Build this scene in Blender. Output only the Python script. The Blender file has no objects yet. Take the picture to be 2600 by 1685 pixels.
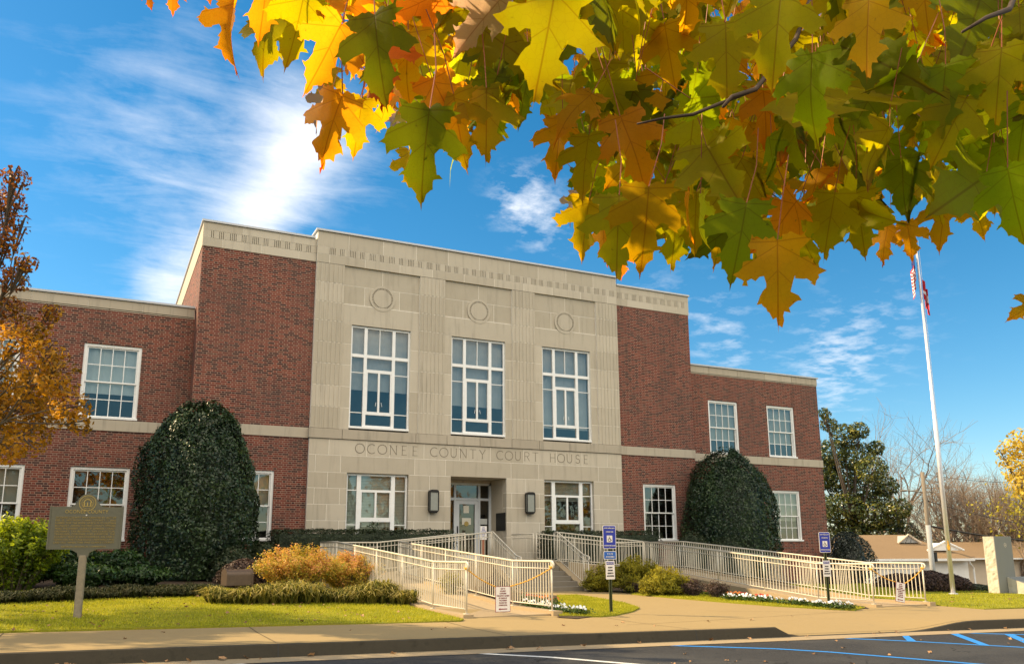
import bpy, bmesh, math, random
import numpy as np
from mathutils import Vector, Matrix, noise as mnoise

random.seed(7)
rng = np.random.default_rng(11)
SC = bpy.context.scene
COL = SC.collection

# ------------------------------------------------------------------ camera
F_PX = 2115.6157
YAW, PITCH, ROLL = -0.4566, 0.1994, -0.0058
CAM = np.array([-12.1079, -27.3699, 1.3813])
_f = np.array([-math.sin(YAW) * math.cos(PITCH), math.cos(YAW) * math.cos(PITCH), math.sin(PITCH)])
_r = np.array([math.cos(YAW), math.sin(YAW), 0.0])
_u = np.cross(_r, _f)
FW = _f
RT = math.cos(ROLL) * _r + math.sin(ROLL) * _u
UP = -math.sin(ROLL) * _r + math.cos(ROLL) * _u
cd = bpy.data.cameras.new('camera')
cd.sensor_width = 36.0
cd.lens = F_PX * 36.0 / 2600.0
cd.shift_y = (970.0 - 842.5) / 2600.0
cd.clip_start = 0.05
cd.clip_end = 3000.0
cam = bpy.data.objects.new('camera', cd)
COL.objects.link(cam)
M = Matrix.Identity(4)
for i in range(3):
    M[i][0] = RT[i]; M[i][1] = UP[i]; M[i][2] = -FW[i]; M[i][3] = CAM[i]
cam.matrix_world = M
SC.camera = cam

# measured positions in the photograph (2379 px wide) -> points in the place
KP = 2600.0 / 2379.0
def ray(x, y):
    return FW + (x * KP - 1300.0) / F_PX * RT - (y * KP - 970.0) / F_PX * UP
def pw(x, y, w): return CAM + ray(x, y) * w
def pz(x, y, z):
    d = ray(x, y); return CAM + d * (z - CAM[2]) / d[2]
def pY(x, y, Y):
    d = ray(x, y); return CAM + d * (Y - CAM[1]) / d[1]
def proj(p):
    d = np.asarray(p) - CAM
    w = d @ FW
    return (1300 + F_PX * (d @ RT) / w) / KP, (970 - F_PX * (d @ UP) / w) / KP, w

# ------------------------------------------------------------------ light
SUN_EL, SUN_AZ = math.radians(36), math.radians(146)      # azimuth of the sun from +X, counter-clockwise
sun_dir = Vector((math.cos(SUN_AZ) * math.cos(SUN_EL), math.sin(SUN_AZ) * math.cos(SUN_EL), math.sin(SUN_EL)))
sd = bpy.data.lights.new('sun', 'SUN')
sd.energy = 5.0
sd.angle = math.radians(0.55)
sd.color = (1.0, 0.76, 0.43)
so = bpy.data.objects.new('sun', sd)
so.rotation_euler = sun_dir.to_track_quat('Z', 'Y').to_euler()
so.location = (-30, 20, 40)
COL.objects.link(so)

SC.view_settings.view_transform = 'Standard'
SC.view_settings.look = 'None'
SC.view_settings.gamma = 1.0
SC.view_settings.exposure = 0.88
SC.render.engine = 'CYCLES'

W = bpy.data.worlds.new('World')
SC.world = W
W.use_nodes = True
def build_world():
    nt = W.node_tree; nt.nodes.clear()
    A = nt.nodes.new; L = nt.links.new
    out = A('ShaderNodeOutputWorld'); bg = A('ShaderNodeBackground')
    sky = A('ShaderNodeTexSky'); sky.sky_type = 'NISHITA'; sky.sun_disc = False
    sky.sun_elevation = SUN_EL
    sky.sun_rotation = math.pi / 2 - SUN_AZ
    sky.altitude = 250; sky.air_density = 1.0; sky.dust_density = 0.35; sky.ozone_density = 2.5
    tc = A('ShaderNodeTexCoord')
    nrm = A('ShaderNodeVectorMath'); nrm.operation = 'NORMALIZE'; L(tc.outputs['Generated'], nrm.inputs[0])
    D = nrm.outputs[0]
    hs = A('ShaderNodeHueSaturation'); hs.inputs['Hue'].default_value = 0.488; hs.inputs['Saturation'].default_value = 1.38; hs.inputs['Value'].default_value = 1.02
    L(sky.outputs[0], hs.inputs['Color'])
    # thin cirrus on a flat layer high above: direction -> layer coordinates
    sep = A('ShaderNodeSeparateXYZ'); L(D, sep.inputs[0])
    def m(op, a, b=None, c=None):
        n = A('ShaderNodeMath'); n.operation = op
        for i, v in enumerate((a, b, c)):
            if v is None: continue
            if isinstance(v, (int, float)): n.inputs[i].default_value = v
            else: L(v, n.inputs[i])
        return n.outputs[0]
    zz = m('ADD', m('MAXIMUM', sep.outputs[2], 0.0), 0.12)
    lx = m('DIVIDE', sep.outputs[0], zz); ly = m('DIVIDE', sep.outputs[1], zz)
    cmb = A('ShaderNodeCombineXYZ'); L(lx, cmb.inputs[0]); L(ly, cmb.inputs[1])
    mp = A('ShaderNodeMapping'); mp.vector_type = 'POINT'
    mp.inputs['Rotation'].default_value = (0, 0, math.radians(20)); mp.inputs['Scale'].default_value = (1.0, 2.5, 1)
    L(cmb.outputs[0], mp.inputs[0])
    n1 = A('ShaderNodeTexNoise'); n1.inputs['Scale'].default_value = 3.6; n1.inputs['Detail'].default_value = 10; n1.inputs['Roughness'].default_value = 0.66; n1.inputs['Distortion'].default_value = 0.5
    L(mp.outputs[0], n1.inputs['Vector'])
    n3 = A('ShaderNodeTexNoise'); n3.inputs['Scale'].default_value = 11.0; n3.inputs['Detail'].default_value = 8; n3.inputs['Roughness'].default_value = 0.62; L(cmb.outputs[0], n3.inputs['Vector'])
    n2 = A('ShaderNodeTexNoise'); n2.inputs['Scale'].default_value = 3.4; n2.inputs['Detail'].default_value = 8; n2.inputs['Roughness'].default_value = 0.6; n2.inputs['Distortion'].default_value = 0.3
    L(cmb.outputs[0], n2.inputs['Vector'])
    def blob(x, y, rad, amp):
        v = ray(x, y); v = v / np.linalg.norm(v)
        d = A('ShaderNodeVectorMath'); d.operation = 'DISTANCE'; L(D, d.inputs[0]); d.inputs[1].default_value = v
        q = m('DIVIDE', d.outputs['Value'], rad)
        e = m('POWER', 2.718, m('MULTIPLY', m('MULTIPLY', q, q), -1.0))
        return m('MULTIPLY', e, amp)
    tot = None
    for b in [(720, 270, .040, .36), (660, 320, .044, .36), (690, 390, .044, .40), (650, 450, .040, .38), (610, 505, .036, .40), (560, 535, .034, .32), (820, 370, .065, .24), (520, 560, .045, .2), (425, 655, .040, .55), (370, 700, .035, .40),
              (430, 330, .11, .155), (250, 330, .11, .10), (600, 170, .12, .14), (430, 490, .08, .10), (200, 140, .16, .07)]:
        v = blob(*b); tot = v if tot is None else m('ADD', tot, v)
    streak = m('MULTIPLY', m('SUBTRACT', m('ADD', tot, m('ADD', m('MULTIPLY', n1.outputs['Fac'], 1.0), m('MULTIPLY', n3.outputs['Fac'], 0.55))), 0.90), 0.95)
    streak = m('MULTIPLY', streak, m('MINIMUM', m('MULTIPLY', tot, 2.6), 1.0))
    t2 = None
    for b in [(1215, 440, .035, .25), (1190, 480, .03, .22), (1250, 480, .035, .2), (1270, 545, .03, .18), (1660, 735, .045, .18), (1960, 785, .055, .19), (1930, 880, .045, .24), (1690, 830, .04, .18), (2080, 740, .05, .12), (1520, 690, .04, .14)]:
        v = blob(*b); t2 = v if t2 is None else m('ADD', t2, v)
    puff = m('MULTIPLY', m('SUBTRACT', m('ADD', t2, m('ADD', m('MULTIPLY', n1.outputs['Fac'], .8), m('MULTIPLY', n3.outputs['Fac'], 2.0))), 1.52), 1.2)
    puff = m('MULTIPLY', puff, m('MINIMUM', m('MULTIPLY', t2, 2.6), 1.0))
    den = m('MINIMUM', m('MAXIMUM', m('MAXIMUM', streak, puff), 0.0), 1.0)
    mix = A('ShaderNodeMixRGB'); L(den, mix.inputs[0]); L(hs.outputs[0], mix.inputs[1])
    mix.inputs[2].default_value = (7.4, 7.5, 7.8, 1)
    # invented bright cloud in the unseen sky behind the camera, lighting the shaded facade
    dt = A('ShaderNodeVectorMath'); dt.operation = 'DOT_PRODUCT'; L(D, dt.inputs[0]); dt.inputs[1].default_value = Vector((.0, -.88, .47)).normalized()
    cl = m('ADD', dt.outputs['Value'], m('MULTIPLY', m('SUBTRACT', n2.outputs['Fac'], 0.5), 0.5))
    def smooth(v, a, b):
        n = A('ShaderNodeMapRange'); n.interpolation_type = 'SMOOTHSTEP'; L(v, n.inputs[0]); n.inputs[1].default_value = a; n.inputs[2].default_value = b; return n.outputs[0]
    fill_bank = m('MULTIPLY', smooth(cl, .42, .66), smooth(sep.outputs[2], .20, .32))
    mx2 = A('ShaderNodeMixRGB'); L(fill_bank, mx2.inputs[0]); L(mix.outputs[0], mx2.inputs[1]); mx2.inputs[2].default_value = (15.6, 14.0, 11.6, 1)
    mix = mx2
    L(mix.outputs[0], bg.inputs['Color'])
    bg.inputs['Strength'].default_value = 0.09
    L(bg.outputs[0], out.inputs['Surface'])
build_world()

# ------------------------------------------------------------------ helpers: objects
def setp(o, label=None, cat=None, group=None, kind=None):
    if label: o['label'] = label
    if cat: o['category'] = cat
    if group: o['group'] = group
    if kind: o['kind'] = kind
    return o
def thing(name, label, cat, loc=(0, 0, 0), rz=0.0, group=None):
    o = bpy.data.objects.new(name, None)
    o.empty_display_size = 0.2
    o.location = loc; o.rotation_euler = (0, 0, rz)
    COL.objects.link(o)
    return setp(o, label, cat, group)
def link(name, me, mat=None, parent=None, local=False, label=None):
    """one mesh object; world coordinates unless local"""
    o = bpy.data.objects.new(name, me)
    if mat is not None and len(me.materials) == 0: me.materials.append(mat)
    COL.objects.link(o)
    if parent is not None:
        o.parent = parent
        if not local and parent.type == 'EMPTY':
            o.matrix_parent_inverse = Matrix.LocRotScale(parent.location, parent.rotation_euler, None).inverted()
    if label: o['label'] = label
    return o
def copy_tree(o, parent=None):
    c = o.copy(); COL.objects.link(c)
    if parent is not None: c.parent = parent
    for ch in list(o.children): copy_tree(ch, c)
    return c

class MB:
    def __init__(s): s.v = []; s.f = []; s.a = []
    def add(s, vs, fs, a=0.0):
        n = len(s.v); s.v += [tuple(map(float, p)) for p in vs]
        for f in fs: s.f.append(tuple(i + n for i in f)); s.a.append(a)
        return s
    def box(s, x0, x1, y0, y1, z0, z1, a=0.0):
        return s.add([(x0, y0, z0), (x1, y0, z0), (x1, y1, z0), (x0, y1, z0), (x0, y0, z1), (x1, y0, z1), (x1, y1, z1), (x0, y1, z1)],
                     [(0, 3, 2, 1), (4, 5, 6, 7), (0, 1, 5, 4), (1, 2, 6, 5), (2, 3, 7, 6), (3, 0, 4, 7)], a)
    def bbox(s, x0, x1, y0, y1, z0, z1, b=0.01, a=0.0):
        """box with bevelled vertical and top edges"""
        P = [(x0 + b, y0), (x1 - b, y0), (x1, y0 + b), (x1, y1 - b), (x1 - b, y1), (x0 + b, y1), (x0, y1 - b), (x0, y0 + b)]
        Q = [(x0 + 2 * b, y0 + b), (x1 - 2 * b, y0 + b), (x1 - b, y0 + 2 * b), (x1 - b, y1 - 2 * b), (x1 - 2 * b, y1 - b), (x0 + 2 * b, y1 - b), (x0 + b, y1 - 2 * b), (x0 + b, y0 + 2 * b)]
        vs = [(p[0], p[1], z0) for p in P] + [(p[0], p[1], z1 - b) for p in P] + [(p[0], p[1], z1) for p in Q]
        fs = [tuple(range(7, -1, -1)), tuple(range(16, 24))]
        for k in (0, 8):
            for i in range(8): fs.append((k + i, k + (i + 1) % 8, k + 8 + (i + 1) % 8, k + 8 + i))
        return s.add(vs, fs, a)
    def quad(s, p0, p1, p2, p3, a=0.0): return s.add([p0, p1, p2, p3], [(0, 1, 2, 3)], a)
    def tube(s, pts, r, n=8, a=0.0, cap=True):
        pts = [Vector(p) for p in pts]; m = len(pts)
        rs = r if isinstance(r, (list, tuple)) else [r] * m
        vs = []
        ref = None
        for i, p in enumerate(pts):
            d = (pts[min(i + 1, m - 1)] - pts[max(i - 1, 0)])
            if d.length < 1e-9: d = Vector((0, 0, 1))
            d.normalize()
            if ref is None or abs(ref.dot(d)) > 0.95:
                ref = Vector((0, 0, 1)) if abs(d.z) < 0.9 else Vector((1, 0, 0))
            e1 = (ref - d * ref.dot(d)).normalized(); e2 = d.cross(e1); ref = e1
            for k in range(n):
                t = 2 * math.pi * k / n
                vs.append(p + (e1 * math.cos(t) + e2 * math.sin(t)) * rs[i])
        fs = []
        for i in range(m - 1):
            for k in range(n): fs.append((i * n + k, i * n + (k + 1) % n, (i + 1) * n + (k + 1) % n, (i + 1) * n + k))
        if cap: fs += [tuple(range(n - 1, -1, -1)), tuple(range((m - 1) * n, m * n))]
        return s.add(vs, fs, a)
    def prism(s, poly, z0, z1, a=0.0):
        """poly = [(x,y)], z0/z1 numbers or per-vertex lists"""
        n = len(poly)
        za = z0 if isinstance(z0, (list, tuple)) else [z0] * n
        zb = z1 if isinstance(z1, (list, tuple)) else [z1] * n
        vs = [(p[0], p[1], za[i]) for i, p in enumerate(poly)] + [(p[0], p[1], zb[i]) for i, p in enumerate(poly)]
        fs = [tuple(range(n - 1, -1, -1)), tuple(range(n, 2 * n))] + [(i, (i + 1) % n, n + (i + 1) % n, n + i) for i in range(n)]
        return s.add(vs, fs, a)
    def yprism(s, poly, y0, y1, a=0.0):
        """poly = [(x,z)] extruded along y"""
        n = len(poly)
        vs = [(p[0], y0, p[1]) for p in poly] + [(p[0], y1, p[1]) for p in poly]
        fs = [tuple(range(n)), tuple(range(2 * n - 1, n - 1, -1))] + [((i + 1) % n, i, n + i, n + (i + 1) % n) for i in range(n)]
        return s.add(vs, fs, a)
    def disc(s, cx, cz, r0, r1, y0, y1, n=40, a=0.0):
        """ring (r0>0) or disc facing -y"""
        vs = []; fs = []
        for k in range(n):
            t = 2 * math.pi * k / n; c, q = math.cos(t), math.sin(t)
            vs += [(cx + r0 * c, y0, cz + r0 * q), (cx + r1 * c, y0, cz + r1 * q), (cx + r1 * c, y1, cz + r1 * q), (cx + r0 * c, y1, cz + r0 * q)]
        for k in range(n):
            i = 4 * k; j = 4 * ((k + 1) % n)
            fs += [(i, i + 1, j + 1, j), (i + 1, i + 2, j + 2, j + 1)]
            if r0 > 0: fs.append((i, j, j + 3, i + 3))
        return s.add(vs, fs, a)
    def mesh(s, name, smooth=False):
        me = bpy.data.meshes.new(name)
        me.from_pydata(s.v, [], s.f); me.update()
        at = me.attributes.new('rnd', 'FLOAT', 'FACE'); at.data.foreach_set('value', np.array(s.a, dtype=np.float32))
        if smooth: me.polygons.foreach_set('use_smooth', [True] * len(me.polygons))
        return me
    def build(s, name, mat=None, parent=None, local=False, label=None, smooth=False):
        return link(name, s.mesh(name, smooth), mat, parent, local, label)

def np_mesh(name, V, nper, rnd=None, tone=None):
    """V: (N, nper, 3) polygons with own vertices"""
    N = V.shape[0]
    me = bpy.data.meshes.new(name)
    me.vertices.add(N * nper); me.vertices.foreach_set('co', V.reshape(-1).astype(np.float32))
    me.loops.add(N * nper); me.loops.foreach_set('vertex_index', np.arange(N * nper, dtype=np.int32))
    me.polygons.add(N)
    me.polygons.foreach_set('loop_start', np.arange(0, N * nper, nper, dtype=np.int32))
    try: me.polygons.foreach_set('loop_total', np.full(N, nper, dtype=np.int32))
    except Exception: pass
    me.update(calc_edges=True)
    if rnd is None: rnd = rng.random(N)
    at = me.attributes.new('rnd', 'FLOAT', 'FACE'); at.data.foreach_set('value', rnd.astype(np.float32))
    if tone is not None:
        at = me.attributes.new('tone', 'FLOAT', 'FACE'); at.data.foreach_set('value', tone.astype(np.float32))
    return me

# ------------------------------------------------------------------ helpers: materials
class NT:
    def __init__(s, name):
        s.m = bpy.data.materials.new(name); s.m.use_nodes = True
        s.t = s.m.node_tree; s.t.nodes.clear()
        s.out = s.t.nodes.new('ShaderNodeOutputMaterial')
    def n(s, typ, **kw):
        nd = s.t.nodes.new('ShaderNode' + typ)
        for k, v in kw.items():
            if k in nd.inputs.keys() or k.replace('_', ' ') in nd.inputs.keys():
                s.set(nd.inputs[k if k in nd.inputs.keys() else k.replace('_', ' ')], v)
            else: setattr(nd, k, v)
        return nd
    def set(s, inp, v):
        if isinstance(v, bpy.types.NodeSocket): s.t.links.new(v, inp)
        else:
            if isinstance(v, tuple) and len(v) == 3 and inp.type == 'RGBA': v = v + (1,)
            inp.default_value = v
    def math(s, op, a, b=None, c=None, clamp=False):
        nd = s.t.nodes.new('ShaderNodeMath'); nd.operation = op; nd.use_clamp = clamp
        for i, v in enumerate((a, b, c)):
            if v is not None: s.set(nd.inputs[i], v)
        return nd.outputs[0]
    def mix(s, fac, a, b, typ='MIX'):
        nd = s.t.nodes.new('ShaderNodeMixRGB'); nd.blend_type = typ
        s.set(nd.inputs[0], fac); s.set(nd.inputs[1], a); s.set(nd.inputs[2], b)
        return nd.outputs[0]
    def noise(s, scale, detail=4, rough=0.55, vec=None, dist=0.0):
        nd = s.n('TexNoise'); nd.inputs['Scale'].default_value = scale; nd.inputs['Detail'].default_value = detail
        nd.inputs['Roughness'].default_value = rough; nd.inputs['Distortion'].default_value = dist
        if vec is not None: s.t.links.new(vec, nd.inputs['Vector'])
        return nd.outputs['Fac']
    def pos(s): return s.n('NewGeometry').outputs['Position']
    def attr(s, name, out='Fac'): 
        nd = s.n('Attribute'); nd.attribute_name = name; return nd.outputs[out]
    def ramp(s, fac, stops, interp='LINEAR'):
        nd = s.n('ValToRGB'); cr = nd.color_ramp; cr.interpolation = interp
        while len(cr.elements) < len(stops): cr.elements.new(0.5)
        for e, (p, c) in zip(cr.elements, stops):
            e.position = p; e.color = tuple(c) + (1,) if len(c) == 3 else c
        s.t.links.new(fac, nd.inputs[0]); return nd.outputs[0]
    def maprange(s, v, a, b, c, d):
        nd = s.n('MapRange'); s.t.links.new(v, nd.inputs[0])
        for i, q in enumerate((a, b, c, d)): nd.inputs[i + 1].default_value = q
        return nd.outputs[0]
    def bump(s, h, strength=0.3, dist=0.01):
        nd = s.n('Bump'); nd.inputs['Strength'].default_value = strength; nd.inputs['Distance'].default_value = dist
        s.t.links.new(h, nd.inputs['Height']); return nd.outputs[0]
    def bsdf(s, col, rough=0.6, metal=0.0, normal=None, spec=0.5, link=True, **kw):
        nd = s.n('BsdfPrincipled'); s.set(nd.inputs['Base Color'], col); s.set(nd.inputs['Roughness'], rough)
        nd.inputs['Metallic'].default_value = metal; nd.inputs['Specular IOR Level'].default_value = spec
        if normal is not None: s.t.links.new(normal, nd.inputs['Normal'])
        if link: s.t.links.new(nd.outputs[0], s.out.inputs['Surface'])
        return nd.outputs[0]

def mat_plain(name, col, rough=0.5, metal=0.0, var=0.12, scale=12, bump=0.0, spec=0.5):
    t = NT(name); p = t.pos()
    nz = t.noise(scale, 5, 0.6, p); n2 = t.noise(scale * 7, 3, 0.6, p)
    k = t.math('ADD', t.math('MULTIPLY', t.math('SUBTRACT', nz, 0.5), 2 * var * 1.6), t.math('ADD', 1.0, t.math('MULTIPLY', t.math('SUBTRACT', n2, 0.5), var)))
    c = t.mix(1.0, col, t.n('CombineColor', Red=k, Green=k, Blue=k).outputs[0], 'MULTIPLY')
    r = t.math('ADD', rough - 0.08, t.math('MULTIPLY', n2, 0.16))
    t.bsdf(c, r, metal, t.bump(n2, bump, 0.004) if bump else None, spec)
    return t.m

def mat_brick():
    t = NT('flemish_brick'); g = t.n('NewGeometry'); p = g.outputs['Position']
    sx = t.n('SeparateXYZ'); t.t.links.new(p, sx.inputs[0])
    sn = t.n('SeparateXYZ'); t.t.links.new(g.outputs['True Normal'], sn.inputs[0])
    side = t.math('GREATER_THAN', t.math('ABSOLUTE', sn.outputs[0]), 0.7)
    h = t.math('ADD', t.math('MULTIPLY', sx.outputs[0], t.math('SUBTRACT', 1.0, side)), t.math('MULTIPLY', sx.outputs[1], side))
    PZ, PX = 0.0677, 0.315
    zc = t.math('DIVIDE', t.math('ADD', sx.outputs[2], 0.012), PZ)
    row = t.math('FLOOR', zc); fz = t.math('SUBTRACT', zc, row)
    odd = t.math('MODULO', t.math('ABSOLUTE', row), 2.0)
    u = t.math('ADD', t.math('DIVIDE', h, PX), t.math('MULTIPLY', odd, 0.5))
    ui = t.math('FLOOR', u); fu = t.math('SUBTRACT', u, ui)
    hd = t.math('GREATER_THAN', fu, 0.667)
    # distance to brick edges (metres)
    dl = t.math('MINIMUM', fu, t.math('ABSOLUTE', t.math('SUBTRACT', fu, 0.667)))
    dl = t.math('MULTIPLY', t.math('MINIMUM', dl, t.math('SUBTRACT', 1.0, fu)), PX)
    dv = t.math('MULTIPLY', t.math('MINIMUM', fz, t.math('SUBTRACT', 1.0, fz)), PZ)
    wob = t.math('MULTIPLY', t.math('SUBTRACT', t.noise(60, 2, 0.5, p), 0.5), 0.005)
    d = t.math('ADD', t.math('MINIMUM', dl, dv), wob)
    mort = t.maprange(d, 0.0050, 0.0074, 1.0, 0.0)
    idv = t.n('CombineXYZ'); t.set(idv.inputs[0], t.math('ADD', t.math('MULTIPLY', ui, 2.0), hd)); t.set(idv.inputs[1], row); t.set(idv.inputs[2], side)
    wn = t.n('TexWhiteNoise'); wn.noise_dimensions = '3D'; t.t.links.new(idv.outputs[0], wn.inputs['Vector'])
    r1 = wn.outputs['Value']
    col = t.ramp(r1, [(0.0, (.018, .012, .012)), (.24, (.030, .015, .014)), (.32, (.10, .021, .014)), (.6, (.155, .032, .020)), (.85, (.215, .055, .032)), (1.0, (.12, .06, .04))])
    nz = t.noise(45, 4, 0.6, p)
    col = t.mix(0.22, col, t.mix(nz, (.04, .012, .010), (.28, .06, .04)))
    big = t.noise(0.5, 4, 0.6, p)
    mc = t.mix(t.noise(9, 4, 0.6, p), (.30, .195, .145), (.43, .305, .235))
    c = t.mix(mort, col, mc)
    c = t.mix(t.maprange(big, .42, .72, 0.0, 0.42), c, (.10, .065, .055))
    mp = t.n('Mapping'); t.t.links.new(p, mp.inputs[0]); mp.inputs['Scale'].default_value = (2.2, 2.2, .22)
    c = t.mix(t.maprange(t.noise(1.0, 5, .65, mp.outputs[0]), .52, .8, 0, .5), c, (.05, .035, .03))
    hgt = t.math('SUBTRACT', 1.0, mort)
    t.bsdf(c, 0.85, 0, t.bump(hgt, 0.5, 0.008), 0.25)
    return t.m

def mat_stone(name, c0, c1, stain=0.3, stain_col=(.16, .14, .12), bump=0.15):
    t = NT(name); p = t.pos()
    r = t.attr('rnd')
    n1 = t.noise(2.2, 6, 0.62, p); n2 = t.noise(70, 3, 0.6, p)
    f = t.math('ADD', t.math('MULTIPLY', r, 0.62), t.math('MULTIPLY', n1, 0.45), clamp=True)
    c = t.mix(f, c0, c1)
    # rain streaks: noise drawn out vertically
    mp = t.n('Mapping'); t.t.links.new(p, mp.inputs[0]); mp.inputs['Scale'].default_value = (5.5, 5.5, 0.5)
    st = t.noise(1.0, 5, 0.65, mp.outputs[0])
    c = t.mix(t.math('MULTIPLY', t.maprange(st, .52, .80, 0, 1), stain), c, stain_col)
    c = t.mix(t.math('MULTIPLY', t.math('SUBTRACT', n2, 0.4), 0.25, clamp=True), c, (.2, .17, .13))
    t.bsdf(c, 0.85, 0, t.bump(n2, bump, 0.004), 0.3)
    return t.m

def mat_concrete(name, c0, c1, stain=0.5, bump=0.25, dark=(.10, .085, .07), sc=1.0):
    t = NT(name); p = t.pos()
    n1 = t.noise(0.55 * sc, 6, 0.65, p, .3); n2 = t.noise(5 * sc, 6, 0.6, p); n3 = t.noise(130, 3, 0.6, p)
    c = t.mix(t.math('MULTIPLY', t.math('ADD', n1, n2), 0.5), c0, c1)
    c = t.mix(t.math('MULTIPLY', t.maprange(n2, .55, .8, 0, 1), stain), c, dark)
    c = t.mix(t.maprange(n3, .35, .7, 0.0, 0.32), c, dark)
    t.bsdf(c, 0.88, 0, t.bump(n3, bump, 0.004), 0.25)
    return t.m

def mat_foliage(name, stops, trans=0.25, rough=0.5, spec=0.4, nz=0.35, dead=None):
    """leaf cards: colour from the face attribute rnd, clumps from noise in space"""
    t = NT(name); p = t.pos()
    r = t.attr('rnd'); cl = t.noise(1.6, 3, 0.6, p)
    f = t.math('ADD', t.math('MULTIPLY', r, 1 - nz), t.math('MULTIPLY', t.maprange(cl, .3, .7, 0, 1), nz), clamp=True)
    c = t.ramp(f, stops)
    a = t.bsdf(c, rough, 0, None, spec, link=False)
    tr = t.n('BsdfTranslucent'); t.set(tr.inputs['Color'], t.mix(1.0, c, (1.25, 1.15, .7), 'MULTIPLY'))
    mx = t.n('MixShader'); mx.inputs[0].default_value = trans
    t.t.links.new(a, mx.inputs[1]); t.t.links.new(tr.outputs[0], mx.inputs[2]); t.t.links.new(mx.outputs[0], t.out.inputs['Surface'])
    return t.m

def mat_glass(name, tint=(.55, .62, .66), refl=0.35, rough=0.02):
    t = NT(name)
    tr = t.n('BsdfTransparent'); t.set(tr.inputs['Color'], tint)
    gl = t.n('BsdfGlossy'); t.set(gl.inputs['Color'], (.86, .83, .74)); gl.inputs['Roughness'].default_value = rough
    nz = t.noise(1.1, 2, 0.5, t.pos())
    t.t.links.new(t.bump(nz, 0.10, 0.08), gl.inputs['Normal'])
    fr = t.n('Fresnel'); fr.inputs['IOR'].default_value = 1.5
    f = t.math('ADD', refl, t.math('MULTIPLY', fr.outputs[0], 0.6), clamp=True)
    mx = t.n('MixShader'); t.t.links.new(f, mx.inputs[0]); t.t.links.new(tr.outputs[0], mx.inputs[1]); t.t.links.new(gl.outputs[0], mx.inputs[2])
    t.t.links.new(mx.outputs[0], t.out.inputs['Surface'])
    return t.m

MT = {}
MT['brick'] = mat_brick()
MT['stone'] = mat_stone('limestone', (.40, .35, .27), (.56, .50, .405), 0.5, (.20, .175, .14))
MT['stone_cap'] = mat_stone('weathered_limestone', (.36, .31, .24), (.50, .44, .35), 0.6, (.13, .12, .10))
MT['joint'] = mat_plain('stone_joint_mortar', (.78, .73, .64), .9, var=.1)
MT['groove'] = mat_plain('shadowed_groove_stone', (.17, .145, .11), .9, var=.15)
MT['carve'] = mat_plain('shaded_dirty_letter', (.17, .145, .11), .9, var=.2)  # raised strokes; brown tone stands for shade and dirt in the cuts
MT['metal_cap'] = mat_plain('coping_metal', (.46, .47, .49), .45, 0.2, .06)
MT['white'] = mat_plain('white_painted_wood', (.80, .80, .79), .45, 0, .07, 6, .1)
MT['glass_hi'] = mat_glass('upper_window_glass', (.74, .78, .80), .10)
MT['glass_lo'] = mat_glass('lower_window_glass', (.66, .68, .64), .12)
MT['glass_door'] = mat_glass('entrance_glass', (.30, .28, .25), .10)
MT['blind'] = mat_plain('pale_window_blind', (.74, .82, .80), .8, 0, .05, 3)
MT['curtain'] = mat_plain('grey_window_blind', (.58, .60, .58), .8, 0, .1, 3)
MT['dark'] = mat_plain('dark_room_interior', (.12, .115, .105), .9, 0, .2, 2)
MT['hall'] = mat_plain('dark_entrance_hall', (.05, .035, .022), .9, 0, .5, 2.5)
MT['bronze'] = mat_plain('dark_bronze_metal', (.028, .026, .024), .45, .6, .2, 20)
MT['frost'] = mat_plain('lantern_glass', (.27, .28, .25), .25, 0, .1, 10)
MT['door'] = mat_plain('pale_painted_door', (.62, .65, .68), .4, 0, .05, 5)
MT['paper'] = mat_plain('paper_notice', (.72, .68, .58), .8, 0, .06, 20)
MT['roof_flat'] = mat_plain('flat_roof', (.3, .29, .28), .9, 0, .1, 3)
MT['concrete'] = mat_concrete('walk_concrete', (.285, .205, .088), (.375, .272, .126), .25)
MT['concrete_step'] = mat_concrete('step_concrete', (.15, .13, .10), (.25, .22, .175), .7)
MT['ramp'] = mat_concrete('ramp_concrete', (.34, .25, .145), (.44, .335, .20), .3)
MT['curb'] = mat_concrete('curb_concrete', (.024, .021, .015), (.085, .072, .050), .9, .4, (.02, .018, .012), 1.6)  # stained concrete, darkened further in colour for the shaded kerb face
MT['gutter'] = mat_concrete('gutter_concrete', (.30, .225, .13), (.40, .31, .19), .35)
MT['rail'] = mat_plain('cream_painted_rail', (.62, .56, .45), .42, 0, .10, 9, .1)
MT['wood_post'] = mat_plain('red_brown_wood', (.30, .11, .055), .7, 0, .2, 14)
MT['black'] = mat_plain('black_lettering', (.02, .02, .02), .6, 0, .1)
MT['signwhite'] = mat_plain('white_sign_face', (.74, .70, .66), .5, 0, .05, 20)
MT['signred'] = mat_plain('dark_red_lettering', (.22, .02, .03), .6, 0, .1)
MT['signblue'] = mat_plain('deep_blue_sign_face', (.022, .035, .33), .45, 0, .06, 9)
MT['signsky'] = mat_plain('mid_blue_sign_face', (.018, .11, .42), .45, 0, .06, 9)
MT['green_post'] = mat_plain('green_u_channel', (.075, .085, .035), .5, .3, .25, 25)
MT['rope'] = mat_plain('orange_rope', (.70, .36, .035), .8, 0, .2, 60)
MT['marker'] = mat_plain('olive_cast_metal', (.115, .110, .075), .55, .2, .15, 20)
MT['gold'] = mat_plain('gold_lettering', (.40, .29, .08), .5, .3, .15, 30)
MT['gold_dull'] = mat_plain('dull_gold_lettering', (.25, .185, .06), .6, .2, .25, 30)
MT['marker_post'] = mat_plain('weathered_marker_post', (.23, .19, .13), .8, .0, .25, 18, .3)
MT['lamp_bronze'] = mat_plain('brown_bronze_box', (.10, .068, .048), .5, .35, .2, 12)
MT['steel'] = mat_plain('pale_flagpole_metal', (.62, .60, .62), .35, .45, .08, 6)
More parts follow.
